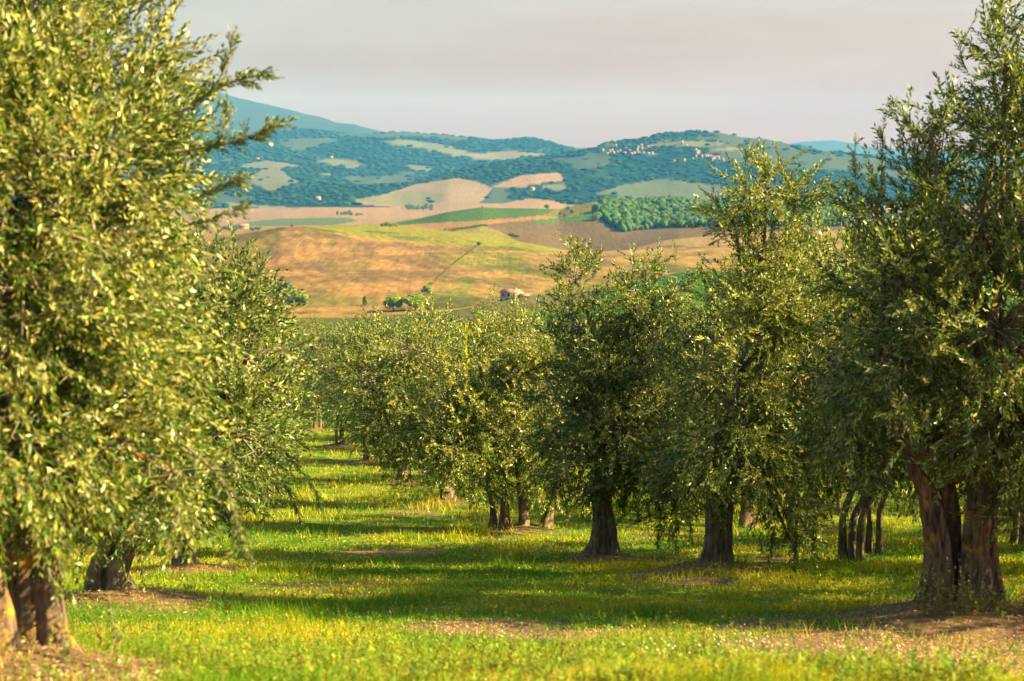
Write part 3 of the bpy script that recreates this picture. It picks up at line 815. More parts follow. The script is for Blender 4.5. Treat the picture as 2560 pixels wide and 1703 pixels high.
sprigs = [
 ([P(440, 290, 6.2), P(520, 235, 6.2), P(585, 205, 6.2), P(648, 188, 6.2)], 16, .006, .8),
 ([P(520, 235, 6.2), P(560, 175, 6.2), P(580, 105, 6.2)], 9, .005, .75),
 ([P(440, 380, 6.1), P(540, 365, 6.1), P(620, 345, 6.1), P(698, 312, 6.1)], 22, .007, .8),
 ([P(540, 365, 6.1), P(560, 320, 6.1), P(565, 285, 6.1)], 7, .004, .7),
 ([P(480, 500, 6.1), P(540, 475, 6.1), P(590, 455, 6.1)], 12, .005, .75),
 ([P(470, 560, 6.1), P(530, 545, 6.1), P(590, 525, 6.1)], 10, .005, .75),
 ([P(340, 40, 6.3), P(370, 5, 6.3), P(405, -5, 6.3)], 7, .005, .7),
 ([P(470, 1120, 5.6), P(545, 1190, 5.5), P(590, 1290, 5.4), P(612, 1385, 5.35)], 20, .006, .85),
 ([P(640, 880, 6.0), P(720, 870, 6.0), P(775, 850, 6.0)], 5, .004, .7),
 ([P(120, 1420, 5.2), P(150, 1530, 5.15), P(160, 1600, 5.15)], 4, .003, .7),
 ([P(270, 1480, 5.3), P(280, 1550, 5.3), P(290, 1610, 5.3)], 3, .003, .7),
 ([P(330, 690, 5.8), P(370, 560, 5.7), P(360, 470, 5.6)], 12, .005, .8),
]
olive('olive_tree', 'large blurred olive tree filling the left edge, two pale lichened stems at its foot', base, stems, lobes, 6900, r, T_NEAR, .12, sprigs=sprigs, bark='bark_gold', limb_r=.03, zlow=.42)

# ---- second tree on the left
base = foot(*LB)
lobes = [lobe(450, 760, 180, 130, 10.9, .7), lobe(580, 800, 90, 100, 11, .4), lobe(470, 930, 240, 170, 10.9, .8), lobe(620, 900, 110, 120, 11, .5), lobe(440, 1120, 230, 170, 10.9, .8), lobe(600, 1090, 110, 130, 10.8, .5), lobe(380, 1290, 170, 110, 10.9, .6), lobe(250, 1000, 200, 260, 11.2, .9), lobe(510, 670, 80, 70, 11, .4)]
stems = [([foot(-3.12, 10.9), P(243, 1450, 10.9), P(262, 1380, 10.9), P(300, 1250, 10.9), P(360, 1080, 10.9)], [0.09775, 0.0765, 0.07225, 0.06375, 0.0425], 16, 4, .07, 22),
         ([foot(-2.95, 10.8), P(295, 1440, 10.8), P(322, 1360, 10.8), P(372, 1230, 10.8), P(440, 1050, 10.8)], [0.085, 0.068, 0.06375, 0.05525, 0.0425], 16, 4, .07, 22)]
olive('olive_tree', 'olive tree with two dark leaning stems just behind the left foreground tree', base, stems, lobes, 2000, r, T_MID, .13, limb_r=.045, zlow=.4,
      sprigs=[([P(690, 880, 10.8), P(740, 900, 10.8), P(780, 930, 10.8)], 8, .005, .8), ([P(640, 700, 10.9), P(655, 670, 10.9), P(650, 640, 10.9)], 7, .004, .7)])

# ---- third tree on the left, its skirt over the lane
base = foot(*LC)
lobes = [lobe(610, 850, 100, 110, 15.3, .7), lobe(640, 950, 110, 130, 15.3, .8), lobe(600, 1080, 150, 120, 15.2, .8), lobe(670, 1140, 70, 90, 15, .4), lobe(480, 1000, 160, 220, 15.6, 1.0), lobe(560, 1210, 130, 70, 15.2, .6)]
stems = [([base, P(455, 1330, 15.3), P(470, 1230, 15.3), P(520, 1080, 15.3)], [.12, .10, .09, .07], 14, 4, .07, 16)]
olive('olive_tree', 'silvery olive tree at the left of the lane, low shoots hanging over the grass', base, stems, lobes, 1500, r, T_MID, .14, limb_r=.04, zlow=.35,
      sprigs=[([P(690, 1130, 15), P(745, 1170, 14.9), P(790, 1230, 14.9), P(800, 1260, 14.9)], 16, .006, 1.0), ([P(700, 1200, 15), P(735, 1250, 15), P(750, 1300, 15)], 16, .005, 1.0), ([P(640, 1220, 15), P(660, 1270, 15), P(655, 1300, 15)], 9, .004, .9),
              ([P(650, 760, 15.2), P(655, 700, 15.2), P(652, 650, 15.2)], 12, .005, .9)])

# ---- right foreground tree
base = foot(*R1[0])
lobes = [lobe(2515, 150, 65, 120, 10, .3), lobe(2500, 330, 105, 130, 10, .45), lobe(2330, 350, 60, 65, 9.9, .25), lobe(2310, 470, 70, 90, 10, .35), lobe(2450, 560, 220, 180, 10, .8),
         lobe(2190, 520, 30, 90, 10, .15), lobe(2270, 690, 170, 140, 10, .7), lobe(2500, 820, 260, 200, 9.8, .9), lobe(2260, 900, 190, 150, 10, .8), lobe(2510, 1030, 190, 150, 9.9, .8), lobe(2170, 1060, 110, 120, 10.5, .5),
         lobe(2700, 500, 200, 450, 10.2, 1.1), lobe(2700, 1000, 200, 250, 10.2, 1.0), lobe(2560, 1190, 110, 100, 9.8, .5), lobe(2150, 1200, 80, 80, 10.3, .4), lobe(2120, 1010, 90, 110, 10.1, .4), lobe(2540, 1300, 60, 90, 9.5, .3)]
stems = [
 ([foot(2.98, 9.95), P(2345, 1430, 9.95), P(2340, 1330, 9.95), P(2325, 1250, 9.95), P(2285, 1170, 9.95), P(2250, 1080, 9.95)], [0.08976, 0.07854, 0.0748, 0.06732, 0.04114, 0.02992], 32, 5, .24, 48),
 ([foot(3.16, 10.12), P(2375, 1420, 10.1), P(2375, 1300, 10.1), P(2365, 1210, 10.1), P(2350, 1140, 10.1), P(2345, 1060, 10.1)], [0.08602, 0.07106, 0.06732, 0.06358, 0.06358, 0.05236], 32, 5, .22, 48),
 ([foot(3.36, 9.90), P(2432, 1430, 9.9), P(2440, 1320, 9.9), P(2450, 1220, 9.9), P(2455, 1080, 9.9), P(2440, 900, 9.9)], [0.0935, 0.08228, 0.0748, 0.07106, 0.05984, 0.04488], 32, 5, .25, 48),
 ([foot(3.56, 10.05), P(2478, 1440, 10.05), P(2470, 1350, 10.05), P(2490, 1230, 10.05), P(2520, 1080, 10.0), P(2540, 900, 10)], [0.0748, 0.06732, 0.06358, 0.0561, 0.04488, 0.0374], 28, 5, .22, 44),
 ([P(2350, 1190, 10.0), P(2385, 1175, 9.9), P(2340, 1140, 9.85), P(2275, 1110, 9.9), P(2235, 1050, 9.95), P(2200, 930, 10)], [0.04488, 0.06358, 0.06358, 0.0561, 0.04488, 0.02992], 20, 4, .14, 34),
]
olive('olive_tree', 'big old olive tree at the right edge with thick fluted lichened trunk', base, stems, lobes, 4700, r, T_MID, .13, bark='bark_lichen', limb_r=.06, zlow=.75,
      sprigs=[([P(2500, 120, 10), P(2498, 60, 10), P(2500, 5, 10)], 9, .005, .8), ([P(2420, 180, 10), P(2400, 130, 10), P(2435, 50, 10)], 6, .004, .8), ([P(2300, 400, 10), P(2260, 340, 10), P(2235, 265, 10)], 10, .005, .8),
              ([P(2190, 560, 10), P(2205, 430, 10), P(2208, 310, 10)], 16, .005, .8), ([P(2150, 620, 10), P(2140, 480, 10), P(2138, 360, 10)], 16, .005, .8), ([P(2270, 520, 10), P(2310, 430, 10), P(2340, 300, 10)], 10, .005, .8),
              ([P(2290, 1260, 9.6), P(2240, 1240, 9.6), P(2225, 1190, 9.6)], 4, .004, .7)])

# ---- second tree of the right row
base = foot(*R1[1]); D = 14.5
lobes = [lobe(1910, 485, 105, 88, D, .45), lobe(1830, 550, 75, 65, D, .35), lobe(1990, 500, 50, 75, D, .3), lobe(1890, 630, 105, 80, D, .5), lobe(1880, 770, 140, 110, D, .7), lobe(1970, 740, 105, 100, D, .6),
         lobe(1850, 920, 190, 150, D, .9), lobe(2010, 920, 170, 170, D, .8), lobe(1840, 1100, 190, 130, 14.3, .8), lobe(2000, 1130, 150, 140, 14.3, .7), lobe(1740, 1170, 100, 90, 14.3, .5), lobe(1960, 1280, 90, 110, 14.1, .4), lobe(1985, 1370, 45, 70, 14.0, .25), lobe(2080, 1020, 100, 140, 14.6, .6)]
stems = [([foot(1.99, 14.5), P(1788, 1350, D), P(1783, 1260, D), P(1790, 1150, D), P(1820, 1000, D)], [0.1008, 0.0828, 0.072, 0.0648, 0.0432], 26, 4, .13, 30),
         ([foot(2.15, 14.52), P(1812, 1350, D), P(1818, 1270, D), P(1840, 1150, D), P(1900, 980, D), P(1900, 800, D)], [0.0864, 0.072, 0.0648, 0.0576, 0.0432, 0.0288], 24, 4, .14, 30)]
olive('olive_tree', 'olive tree with stout dark straight trunk, second of the right row, lit bushy top', base, stems, lobes, 3400, r, T_MID, .13, limb_r=.05, zlow=.30,
      sprigs=[([P(1860, 600, D), P(1830, 585, D), P(1795, 600, D), P(1785, 605, D)], 7, .004, .8), ([P(1850, 540, D), P(1800, 530, D), P(1768, 520, D)], 8, .004, .8), ([P(1880, 430, D), P(1885, 400, D), P(1880, 375, D)], 5, .004, .7), ([P(2015, 460, D), P(2045, 425, D), P(2068, 395, D)], 6, .004, .7),
              ([P(1950, 420, D), P(1945, 395, D), P(1940, 372, D)], 6, .004, .7),
              ([P(1960, 1180, 14.1), P(1975, 1280, 14), P(1990, 1360, 13.9), P(1985, 1425, 13.9)], 34, .007), ([P(1930, 1240, 14.1), P(1935, 1320, 14), P(1925, 1390, 14)], 20, .005), ([P(2010, 1220, 14), P(2030, 1310, 13.9), P(2035, 1390, 13.9)], 22, .005)])

# ---- third tree of the right row
base = foot(*R1[2]); D = 18.5
lobes = [lobe(1440, 700, 50, 80, D, .3), lobe(1450, 820, 80, 80, D, .5), lobe(1590, 730, 70, 80, D, .4), lobe(1690, 720, 45, 80, D, .3), lobe(1630, 840, 90, 90, D, .6), lobe(1520, 920, 130, 100, D, .8),
         lobe(1640, 980, 105, 110, D, .7), lobe(1430, 1010, 110, 110, D, .6), lobe(1560, 1070, 160, 110, 18.3, .8), lobe(1440, 1150, 100, 80, 18.3, .6), lobe(1660, 1140, 110, 100, 18.2, .6), lobe(1690, 1280, 55, 90, 18, .3), lobe(1600, 1170, 110, 80, 18.2, .5), lobe(1510, 1180, 70, 60, 18.5, .4)]
stems = [([foot(1.12, 18.5), P(1500, 1330, D), P(1498, 1240, D), P(1500, 1130, D), P(1480, 980, D)], [0.1312, 0.1025, 0.082, 0.0697, 0.0492], 26, 4, .15, 30),
         ([foot(1.36, 18.48), P(1525, 1330, D), P(1515, 1250, D), P(1530, 1130, D), P(1590, 960, D)], [0.1066, 0.0861, 0.0738, 0.0656, 0.041], 24, 4, .15, 30)]
olive('olive_tree', 'olive tree with sunlit flared grooved trunk, third of the right row', base, stems, lobes, 3100, r, T_MID2, .14, limb_r=.05, zlow=.35,
      sprigs=[([P(1440, 650, D), P(1430, 620, D), P(1425, 596, D)], 7, .004, .8), ([P(1480, 700, D), P(1492, 660, D), P(1490, 630, D)], 6, .004, .8), ([P(1580, 680, D), P(1585, 650, D), P(1588, 625, D)], 7, .004, .8), ([P(1690, 660, D), P(1688, 640, D), P(1685, 618, D)], 6, .004, .8), ([P(1420, 760, D), P(1390, 740, D), P(1372, 735, D)], 5, .004, .7),
              ([P(1670, 1180, 18.1), P(1685, 1260, 18), P(1692, 1330, 17.9), P(1688, 1395, 17.9)], 34, .007), ([P(1640, 1220, 18), P(1650, 1290, 18), P(1645, 1360, 18)], 22, .005), ([P(1715, 1220, 18), P(1725, 1290, 18), P(1730, 1350, 18)], 20, .005)])

# ---- fourth tree of the right row: four leaning stems
base = foot(*R1[3]); D = 23.0
lobes = [lobe(1320, 850, 100, 70, D, .6), lobe(1240, 930, 130, 90, D, .8), lobe(1360, 980, 100, 110, D, .7), lobe(1140, 1010, 110, 90, D, .7), lobe(1250, 1060, 140, 90, 22.8, .8), lobe(1140, 1120, 100, 70, 22.6, .6), lobe(1180, 1190, 90, 50, 22.7, .5), lobe(1370, 1120, 100, 90, 22.7, .6), lobe(1390, 1220, 75, 70, 22.5, .4), lobe(1060, 1080, 80, 70, 22.8, .5)]
stems = [([foot(-.10, 23.0), P(1262, 1270, D), P(1258, 1200, D), P(1230, 1080, D), P(1210, 980, D)], [.07, .062, .055, .05, .03], 14, 3, .10, 18),
         ([foot(.22, 23.0), P(1308, 1270, D), P(1300, 1200, D), P(1290, 1080, D), P(1270, 960, D)], [.08, .066, .06, .05, .03], 14, 3, .10, 18),
         ([foot(.45, 22.9), P(1372, 1280, D), P(1390, 1230, D), P(1400, 1120, D), P(1370, 980, D)], [.085, .075, .065, .05, .03], 14, 3, .10, 18),
         ([foot(-.35, 23.3), P(1235, 1290, 23.3), P(1228, 1240, 23.3), P(1200, 1120, 23.3)], [.075, .06, .055, .04], 14, 3, .10, 16)]
tr4 = olive('olive_tree', 'olive tree standing on four separate slanting stems in the right row', base, stems, lobes, 2500, r, T_MID2, .16, limb_r=.035, zlow=.5, twig_scale=1.1,
      sprigs=[([P(1330, 800, D), P(1335, 780, D), P(1338, 762, D)], 5, .004, .9)])
sp = make_sprig(tr4, base, ([P(1170, 1010, 22.6), P(1166, 920, 22.4), P(1164, 870, 22.4), P(1166, 812, 22.4)], 26, .006, 1.0), T_MID, r, 0, (3.4, 2.7, .3)); sp['label'] = 'yellowing upright shoot'
sp = make_sprig(tr4, base, ([P(1130, 960, 22.4), P(1120, 920, 22.4), P(1105, 890, 22.4)], 12, .005, .9), T_MID, r, 0, (2.8, 2.3, .4)); sp['label'] = 'yellow green side shoot'

# ---- fifth tree of the right row
base = foot(*R1[4]); D = 28.0
lobes = [lobe(1040, 880, 120, 75, D, .9), lobe(960, 950, 120, 90, D, .9), lobe(1080, 980, 110, 90, D, .8), lobe(1010, 1060, 120, 75, 27.8, .8), lobe(1080, 1130, 100, 60, 27.6, .7), lobe(960, 1080, 80, 50, 27.8, .6), lobe(1060, 1190, 60, 35, 27.8, .5)]
stems = [([base, P(1115, 1220, D), P(1105, 1150, D), P(1060, 1040, D)], [.13, .10, .085, .05], 14, 4, .1, 16)]
olive('olive_tree', 'rounded olive tree hiding its trunk, fifth of the right row above a bare soil bank', base, stems, lobes, 1900, r, T_MID2, .19, limb_r=.04, zlow=.35, twig_scale=1.25)

# ---- prototypes for the farther rows
def proto(seed, h, rad, multi):
    rr = np.random.default_rng(seed)
    lobes = [((0, 0, h * .62), (rad * .75, rad * .75, h * .30))]
    for k in range(8):
        a = k * PI / 4 + rr.uniform(-.4, .4); q = rad * rr.uniform(.45, .68); zz = h * rr.uniform(.38, .70)
        lobes.append(((math.cos(a) * q, math.sin(a) * q, zz), (rad * rr.uniform(.34, .5), rad * rr.uniform(.34, .5), h * rr.uniform(.15, .24))))
    for k in range(4):
        a = rr.uniform(0, 6.28); q = rad * rr.uniform(0, .5)
        lobes.append(((math.cos(a) * q, math.sin(a) * q, h * rr.uniform(.80, .90)), (rad * .26, rad * .26, h * .13)))
    stems = []
    for k in range(multi):
        a = rr.uniform(0, 6.28); b0 = np.array([math.cos(a) * .22, math.sin(a) * .22, -.12]) * (1 if multi > 1 else .1) + np.array([0, 0, -.05])
        tip = np.array([math.cos(a) * rad * .3, math.sin(a) * rad * .3, h * .42])
        p1 = b0 * .7 + np.array([rr.normal(0, .05), rr.normal(0, .05), h * .14]); p2 = (b0 + tip) / 2 + np.array([0, 0, h * .05])
        rd = .11 if multi == 1 else .048
        stems.append(([b0, p1, p2, tip], [rd * 1.15, rd * .95, rd * .8, rd * .55], 12, 3, .12, 14))
    return olive('olive_tree', 'prototype', (0, 0, 0), stems, lobes, 2100, rr, T_FAR, .13, limb_r=.045, zlow=.62, per=7, up=.25, twig_scale=.9)
protos = [proto(101, 3.9, 2.1, 1), proto(102, 3.6, 2.15, 3), proto(103, 4.1, 2.0, 2)]
used = [False] * 3
def place_olive(x, y, k, rz, s, label, group=None):
    loc = (x, y, gz(x, y))
    if not used[k]:
        used[k] = True; o = protos[k]
        o.location = loc; o.rotation_euler = (0, 0, rz); o.scale = (s[0], s[1], s[2]); o['label'] = label
        if group: o['group'] = group
        return o
    o = copy_tree(protos[k], loc, rz, s, label, group)
    if not group and 'group' in o: del o['group']
    return o

# named farther trees
place_olive(*R1[5], 0, .4, (1, 1, 1.0), 'sixth olive tree of the right row, dark round crown over a soil bank')
place_olive(*R1[6], 2, 2.0, (.98, .98, 1.0), 'seventh olive tree of the right row, dense crown low over the lane')
place_olive(*R1[7], 1, 1.0, (1.0, 1.0, 1.12), 'olive tree closing the far end of the grass lane, dark shaded side')
# trees seen through the gap between the second and the last trunk on the right
place_olive(4.25, 17.6, 1, 2.5, (.95, .95, 1.2), 'olive tree with forked curved stems in the gap left of the big fluted trunk')
place_olive(5.05, 19.0, 2, .2, (.9, .9, 1.15), 'olive tree on two thin stems right behind the forked one')
place_olive(4.1, 24.2, 0, 3.0, (1, 1, 1), 'olive tree with small pale foot seen between the second and third trunks')
place_olive(7.2, 15.6, 0, 5.0, (1, 1, 1.05), 'olive tree half hidden behind the big fluted trunk at the right edge')
rp = random.Random(5)
GL = 'olive trees of the %s row right of the lane'
LBL = 'silvery round olive crown in the %s row right of the lane, middle distance'
LBL2 = 'silvery olive crown of the left hand rows behind the left trees'
for (x0, y0, n, lab, grp) in [(7.6, 20.5, 13, LBL % 'third', GL % 'third'), (12.0, 22, 12, LBL % 'fourth', GL % 'fourth'), (16.8, 24, 11, LBL % 'fifth', GL % 'fifth'), (21.5, 27, 10, LBL % 'sixth', GL % 'sixth'), (26.5, 33, 8, LBL % 'seventh', GL % 'seventh')]:
    x, y = x0, y0
    for k in range(n):
        place_olive(x + rp.uniform(-.4, .4) , y + rp.uniform(-.5, .5), rp.randrange(3), rp.uniform(0, 6.28), (rp.uniform(.95, 1.15), rp.uniform(.95, 1.15), rp.uniform(.82, 1.2)), lab, grp)
        st_ = 5.6 + .25 * k; x -= .24 * st_; y += st_
# row between: continues row two from the gap trees
x, y = 3.0, 29.0
for k in range(12):
    place_olive(x + rp.uniform(-.3, .3), y, rp.randrange(3), rp.uniform(0, 6.28), (rp.uniform(.95, 1.15), rp.uniform(.95, 1.15), rp.uniform(.82, 1.2)), LBL % 'second', GL % 'second')
    st_ = 5.8 + .2 * k; x -= .235 * st_; y += st_
for a in R1[8:]:
    place_olive(*a, rp.randrange(3), rp.uniform(0, 6.28), (1.05, 1.05, 1.08), 'olive crown at the hidden far end of the first row right of the lane', 'far olive trees of the first right row')
GR = 'olive trees of the left hand rows'
for (x, y, n, w_) in [(-5.3, 21.0, 11, 'first'), (-8.2, 12.0, 12, 'second'), (-12.5, 17.0, 11, 'third')]:
    for k in range(n):
        place_olive(x + rp.uniform(-.3, .3), y, rp.randrange(3), rp.uniform(0, 6.28), (rp.uniform(.95, 1.12), rp.uniform(.95, 1.12), rp.uniform(.95, 1.1)), 'silvery olive crown in the %s row left of the lane, behind the near trees' % w_, 'olive trees of the %s row left of the lane' % w_)
        st_ = 5.2 + .15 * k; x -= .235 * st_; y += st_
# trees of the rows just right of the frame, whose shade falls across the lane
GO = 'olive trees of the rows on the right outside the view'
for x, y, s in [(7.4, 10.6, 1.4), (7.6, 14.0, 1.0), (12.6, 8.4, 1.1), (11.8, 13.6, 1.1), (12.0, 18.0, 1.1), (8.2, 1.2, 1.0), (16.5, 10.2, 1.1), (16.5, 16.0, 1.1)]:
    place_olive(x, y, rp.randrange(3), rp.uniform(0, 6.28), (s, s, s), 'olive tree of the rows to the right of the big fluted trunk', GO)

# ------------------------------------------------------------------ grass, herbs, litter
def frustum_points(n, ya, yb, r, pad=.5, pw=1.0):
    # density ~ 1/y: uniform in log distance times width
    t = r.random(n); y = ya * (yb / ya) ** (t ** pw)
    w = y * .375 + pad
    return r.uniform(-1, 1, n) * w, y

def grass(name, n, ya, yb, hmin, hmax, wid, r, label, leafy=False):
    x, y = frustum_points(n, ya, yb, r)
    s = soil(x, y)
    dens = .35 + .65 * smooth(.25, .55, fbm(x / .5, y / .5, 211, 3))
    keep = r.random(n) > np.maximum(s * .93, 1 - dens)
    x, y, s = x[keep], y[keep], s[keep]; n = len(x); z = gz(x, y) - .01
    k = np.clip(y / 12.0, .6, 3.2)
    tall = smooth(.45, .75, fbm(x / .8, y / .8, 221, 3))
    h = r.uniform(hmin, hmax, n) * (.6 + .9 * tall) * (1 + .25 * (y > 22))
    w = wid * k * r.uniform(.7, 1.3, n)
    a = r.uniform(0, 6.28, n); lean = r.normal(0, .35, (n, 2)) * h[:, None]
    p = np.stack([x, y, z], 1)
    if leafy:
        q = p + np.stack([lean[:, 0], lean[:, 1], h], 1) * .6
        tdir = np.stack([np.cos(a), np.sin(a), r.uniform(-.1, .9, n)], 1); tdir /= np.linalg.norm(tdir, axis=1)[:, None]
        sd = np.cross(tdir, r.normal(0, 1, (n, 3))); sd /= np.linalg.norm(sd, axis=1)[:, None]
        L = w * 2.2
        V = np.stack([q, q + tdir * (L * .5)[:, None] + sd * (w * .5)[:, None], q + tdir * L[:, None], q + tdir * (L * .5)[:, None] - sd * (w * .5)[:, None]], 1)
    else:
        sd = np.stack([np.cos(a), np.sin(a), 0 * a], 1) * (w * .5)[:, None]
        V = np.stack([p - sd, p + sd, p + np.stack([lean[:, 0], lean[:, 1], h], 1)], 1)
    # colours: lush green, yellow green, straw
    m1 = smooth(.38, .62, fbm(x / 1.3, y / .9, 231, 3)); m2 = smooth(.52, .70, fbm(x / 1.1, y / .8, 241, 3)) * .75 + smooth(14, 34, y) * .35
    g1 = np.array((.085, .220, .004)); g2 = np.array((.37, .350, .010)); g3 = np.array((.55, .40, .09))
    c = g1 + (g2 - g1) * (m1 * .8 + .2 * r.random(n))[:, None]
    st = (r.random(n) < .05 + .38 * np.clip(m2 + .5 * s, 0, 1))
    c[st] = g3
    c = c * r.uniform(.65, 1.25, (n, 1))
    kk = V.shape[1]
    verts = V.reshape(-1, 3); f = np.arange(n * kk).reshape(n, kk)
    TRI[0] += n * (kk - 2)
    o = link(name, mesh_from(name, verts, f, M['grass'], np.repeat(c, kk, 0)))
    tag(o, label, kind='stuff'); return o
r = np.random.default_rng(21)
grass('grass', 250000, 4.6, 16, .035, .10, .0065, r, 'short green and yellowing grass blades on the near slope')
grass('grass', 150000, 14, 62, .05, .12, .010, r, 'grass of the long sunlit lane between the olive rows')
grass('clover', 120000, 4.6, 22, .03, .08, .012, r, 'low leafy clover and weeds among the grass', leafy=True)

# taller herbs in the near strip
def herb_template(r, h, nl):
    V = []; C_ = []
    bend = r.normal(0, .15, 2) * h
    pts = [np.array([bend[0] * s * s, bend[1] * s * s, h * s]) for s in (0, .5, 1)]
    for i in range(nl):
        s = r.uniform(.25, 1.0); c = np.array([bend[0] * s * s, bend[1] * s * s, h * s]); a = r.uniform(0, 6.28)
        dr = np.array([math.cos(a), math.sin(a), r.uniform(.2, 1.1)]); dr /= np.linalg.norm(dr)
        sd = np.cross(dr, [0, 0, 1]); sd /= np.linalg.norm(sd); L = r.uniform(.016, .030); w = L * .45
        V.append([c, c + dr * L * .5 + sd * w * .5, c + dr * L, c + dr * L * .5 - sd * w * .5])
    return np.array(V), np.array(pts)
def herbs(name, xs_, ys_, hs, r, label, kind='stuff', col=(.20, .27, .016)):
    T = [herb_template(r, 1.0, 14) for _ in range(8)]
    for k, (V, p) in enumerate(T):
        pass
    LV, SV, LC_ = [], [], []
    for x, y, h in zip(xs_, ys_, hs):
        V, p = T[r.integers(8)]
        a = r.uniform(0, 6.28); ca, sa = math.cos(a), math.sin(a); R = np.array([[ca, -sa, 0], [sa, ca, 0], [0, 0, 1]])
        b0 = np.array([x, y, gz(x, y) - .01])
        cen = V[:, :1] * np.array([h, h, h]); lf = cen + (V - V[:, :1])
        LV.append(lf @ R.T + b0); SV.append((p * h) @ R.T + b0)
        LC_.append(np.tile(np.array(col) * r.uniform(.6, 1.3) * np.array([r.uniform(.7, 1.3), 1, 1]), (len(V) * 4, 1)))
    v = np.concatenate(LV).reshape(-1, 3); f = np.arange(len(v)).reshape(-1, 4); c = np.concatenate(LC_)
    sv2, sf = ribbons(np.array(SV), np.full(len(SV), .0018))
    V = np.vstack([v, sv2]); Fq = np.vstack([f, sf + len(v)]); C = np.vstack([c, np.tile(np.array((.26, .24, .05)), (len(sv2), 1))])
    TRI[0] += len(Fq) * 2
    return V, Fq, C
x, y = frustum_points(5200, 4.9, 7.6, r, .3)
hn = smooth(.40, .68, fbm(x / .35, y / .35, 261, 3)); k = r.random(len(x)) > np.maximum(soil(x, y) * .9, .75 - hn); x, y, hn = x[k], y[k], hn[k]
V, Fq, C = herbs('weeds', x, y, r.uniform(.035, .075, len(x)) + .06 * hn + .08 * (r.random(len(x)) < .04), r, '')
tag(link('weeds', mesh_from('weeds', V, Fq, M['grass'], C)), 'tangled sunlit weeds along the bottom of the slope', kind='stuff')
x, y = frustum_points(1500, 7.4, 16, r, .3)
k = r.random(len(x)) > soil(x, y) * .9; x, y = x[k], y[k]
V, Fq, C = herbs('weeds', x, y, r.uniform(.05, .11, len(x)), r, '', col=(.12, .24, .012))
tag(link('weeds', mesh_from('weeds', V, Fq, M['grass'], C)), 'low weeds in the shaded grass between the trees', kind='stuff')
# leafy suckers round the foot of the big tree
for (lab, cx, cy, n, h0, h1) in [('tuft of thin leafy suckers at the left foot of the big fluted trunk', 2.98, 9.55, 46, .12, .42), ('tuft of leafy suckers in front of the big fluted trunk', 3.22, 9.5, 40, .08, .24), ('weed tuft at the right root of the big fluted trunk', 3.62, 9.6, 34, .06, .18)]:
    xs_ = cx + r.normal(0, .12, n); ys_ = cy + r.normal(0, .07, n)
    V, Fq, C = herbs('sucker_tuft', xs_, ys_, r.uniform(h0, h1, n), r, '', col=(.24, .26, .06))
    b0 = np.array([cx, cy, gz(cx, cy)])
    o = link('weed_tuft', mesh_from('weed_tuft', V - b0, Fq, M['grass'], C), loc=tuple(b0)); tag(o, lab, 'weed', kind='stuff')
# dry stalks
def stalk(X, Y, d, h, lab):
    b0 = P(X, Y, d); b0[2] = gz(b0[0], b0[1])
    pth = curve((0, 0, 0), (r.normal(0, .03), r.normal(0, .03), h), 8, .04, r)
    v, fl = tube(pth, np.linspace(.0028, .0014, 8), 5)
    parts = [(v, fl)]
    S = np.array([[pth[-1 - (i % 4)], pth[-1 - (i % 4)] + r.normal(0, .008, 3) + (0, 0, .01), pth[-1 - (i % 4)] + r.normal(0, .014, 3) + (0, 0, .022)] for i in range(18)])
    v2, f2 = ribbons(S, np.full(len(S), .004)); parts.append((v2, [f2]))
    V, FL = join(parts)
    o = link('grass_stalk', mesh_from('grass_stalk', V, FL, M['grass'], np.tile(np.array((.30, .27, .06)), (len(V), 1))), loc=tuple(b0)); tag(o, lab, 'grass stalk')
stalk(1765, 1640, 6.6, .155, 'tall thin seeding stalk rising beside the small white flowers')
stalk(1402, 1690, 5.9, .14, 'seed stalk with knobbly tip at the bottom middle')
stalk(1282, 1680, 6.1, .12, 'seed stalk a little left of the knobbly one at the bottom middle')
stalk(295, 1700, 5.5, .13, 'dry straw stalk right of the left stems at the bottom edge')
stalk(268, 1700, 5.6, .12, 'bent dry straw stalk nearest the left stems at the bottom edge')
# small pale flowers
n = 200; cl = [(1830, 1628, 60, 20), (1640, 1635, 40, 10), (1700, 1650, 90, 14)]
V = []; 
for i in range(n):
    cX, cY, sX, sY = cl[r.integers(3) if r.random() < .5 else 0]
    X, Y = r.normal(cX, sX), r.normal(cY, sY); d = float(np.interp(Y, [1590, 1644, 1680, 1729], [8.5, 7, 6, 5])); q = P(X, Y, d); q[2] = gz(q[0], q[1]) + r.uniform(.05, .12)
    a = r.uniform(0, 6.28); s = r.uniform(.005, .009); e1 = np.array([math.cos(a), math.sin(a), .3]) * s; e2 = np.array([-math.sin(a), math.cos(a), .3]) * s
    V.append([q - e1, q - e2, q + e1 + (0, 0, .004), q + e2])
V = np.array(V).reshape(-1, 3)
tag(link('wildflowers', mesh_from('wildflowers', V, np.arange(len(V)).reshape(-1, 4), M['grass'], np.tile(np.array((.50, .40, .36)), (len(V), 1)))), 'small whitish pink flowers in the grass low right of the middle', kind='stuff')
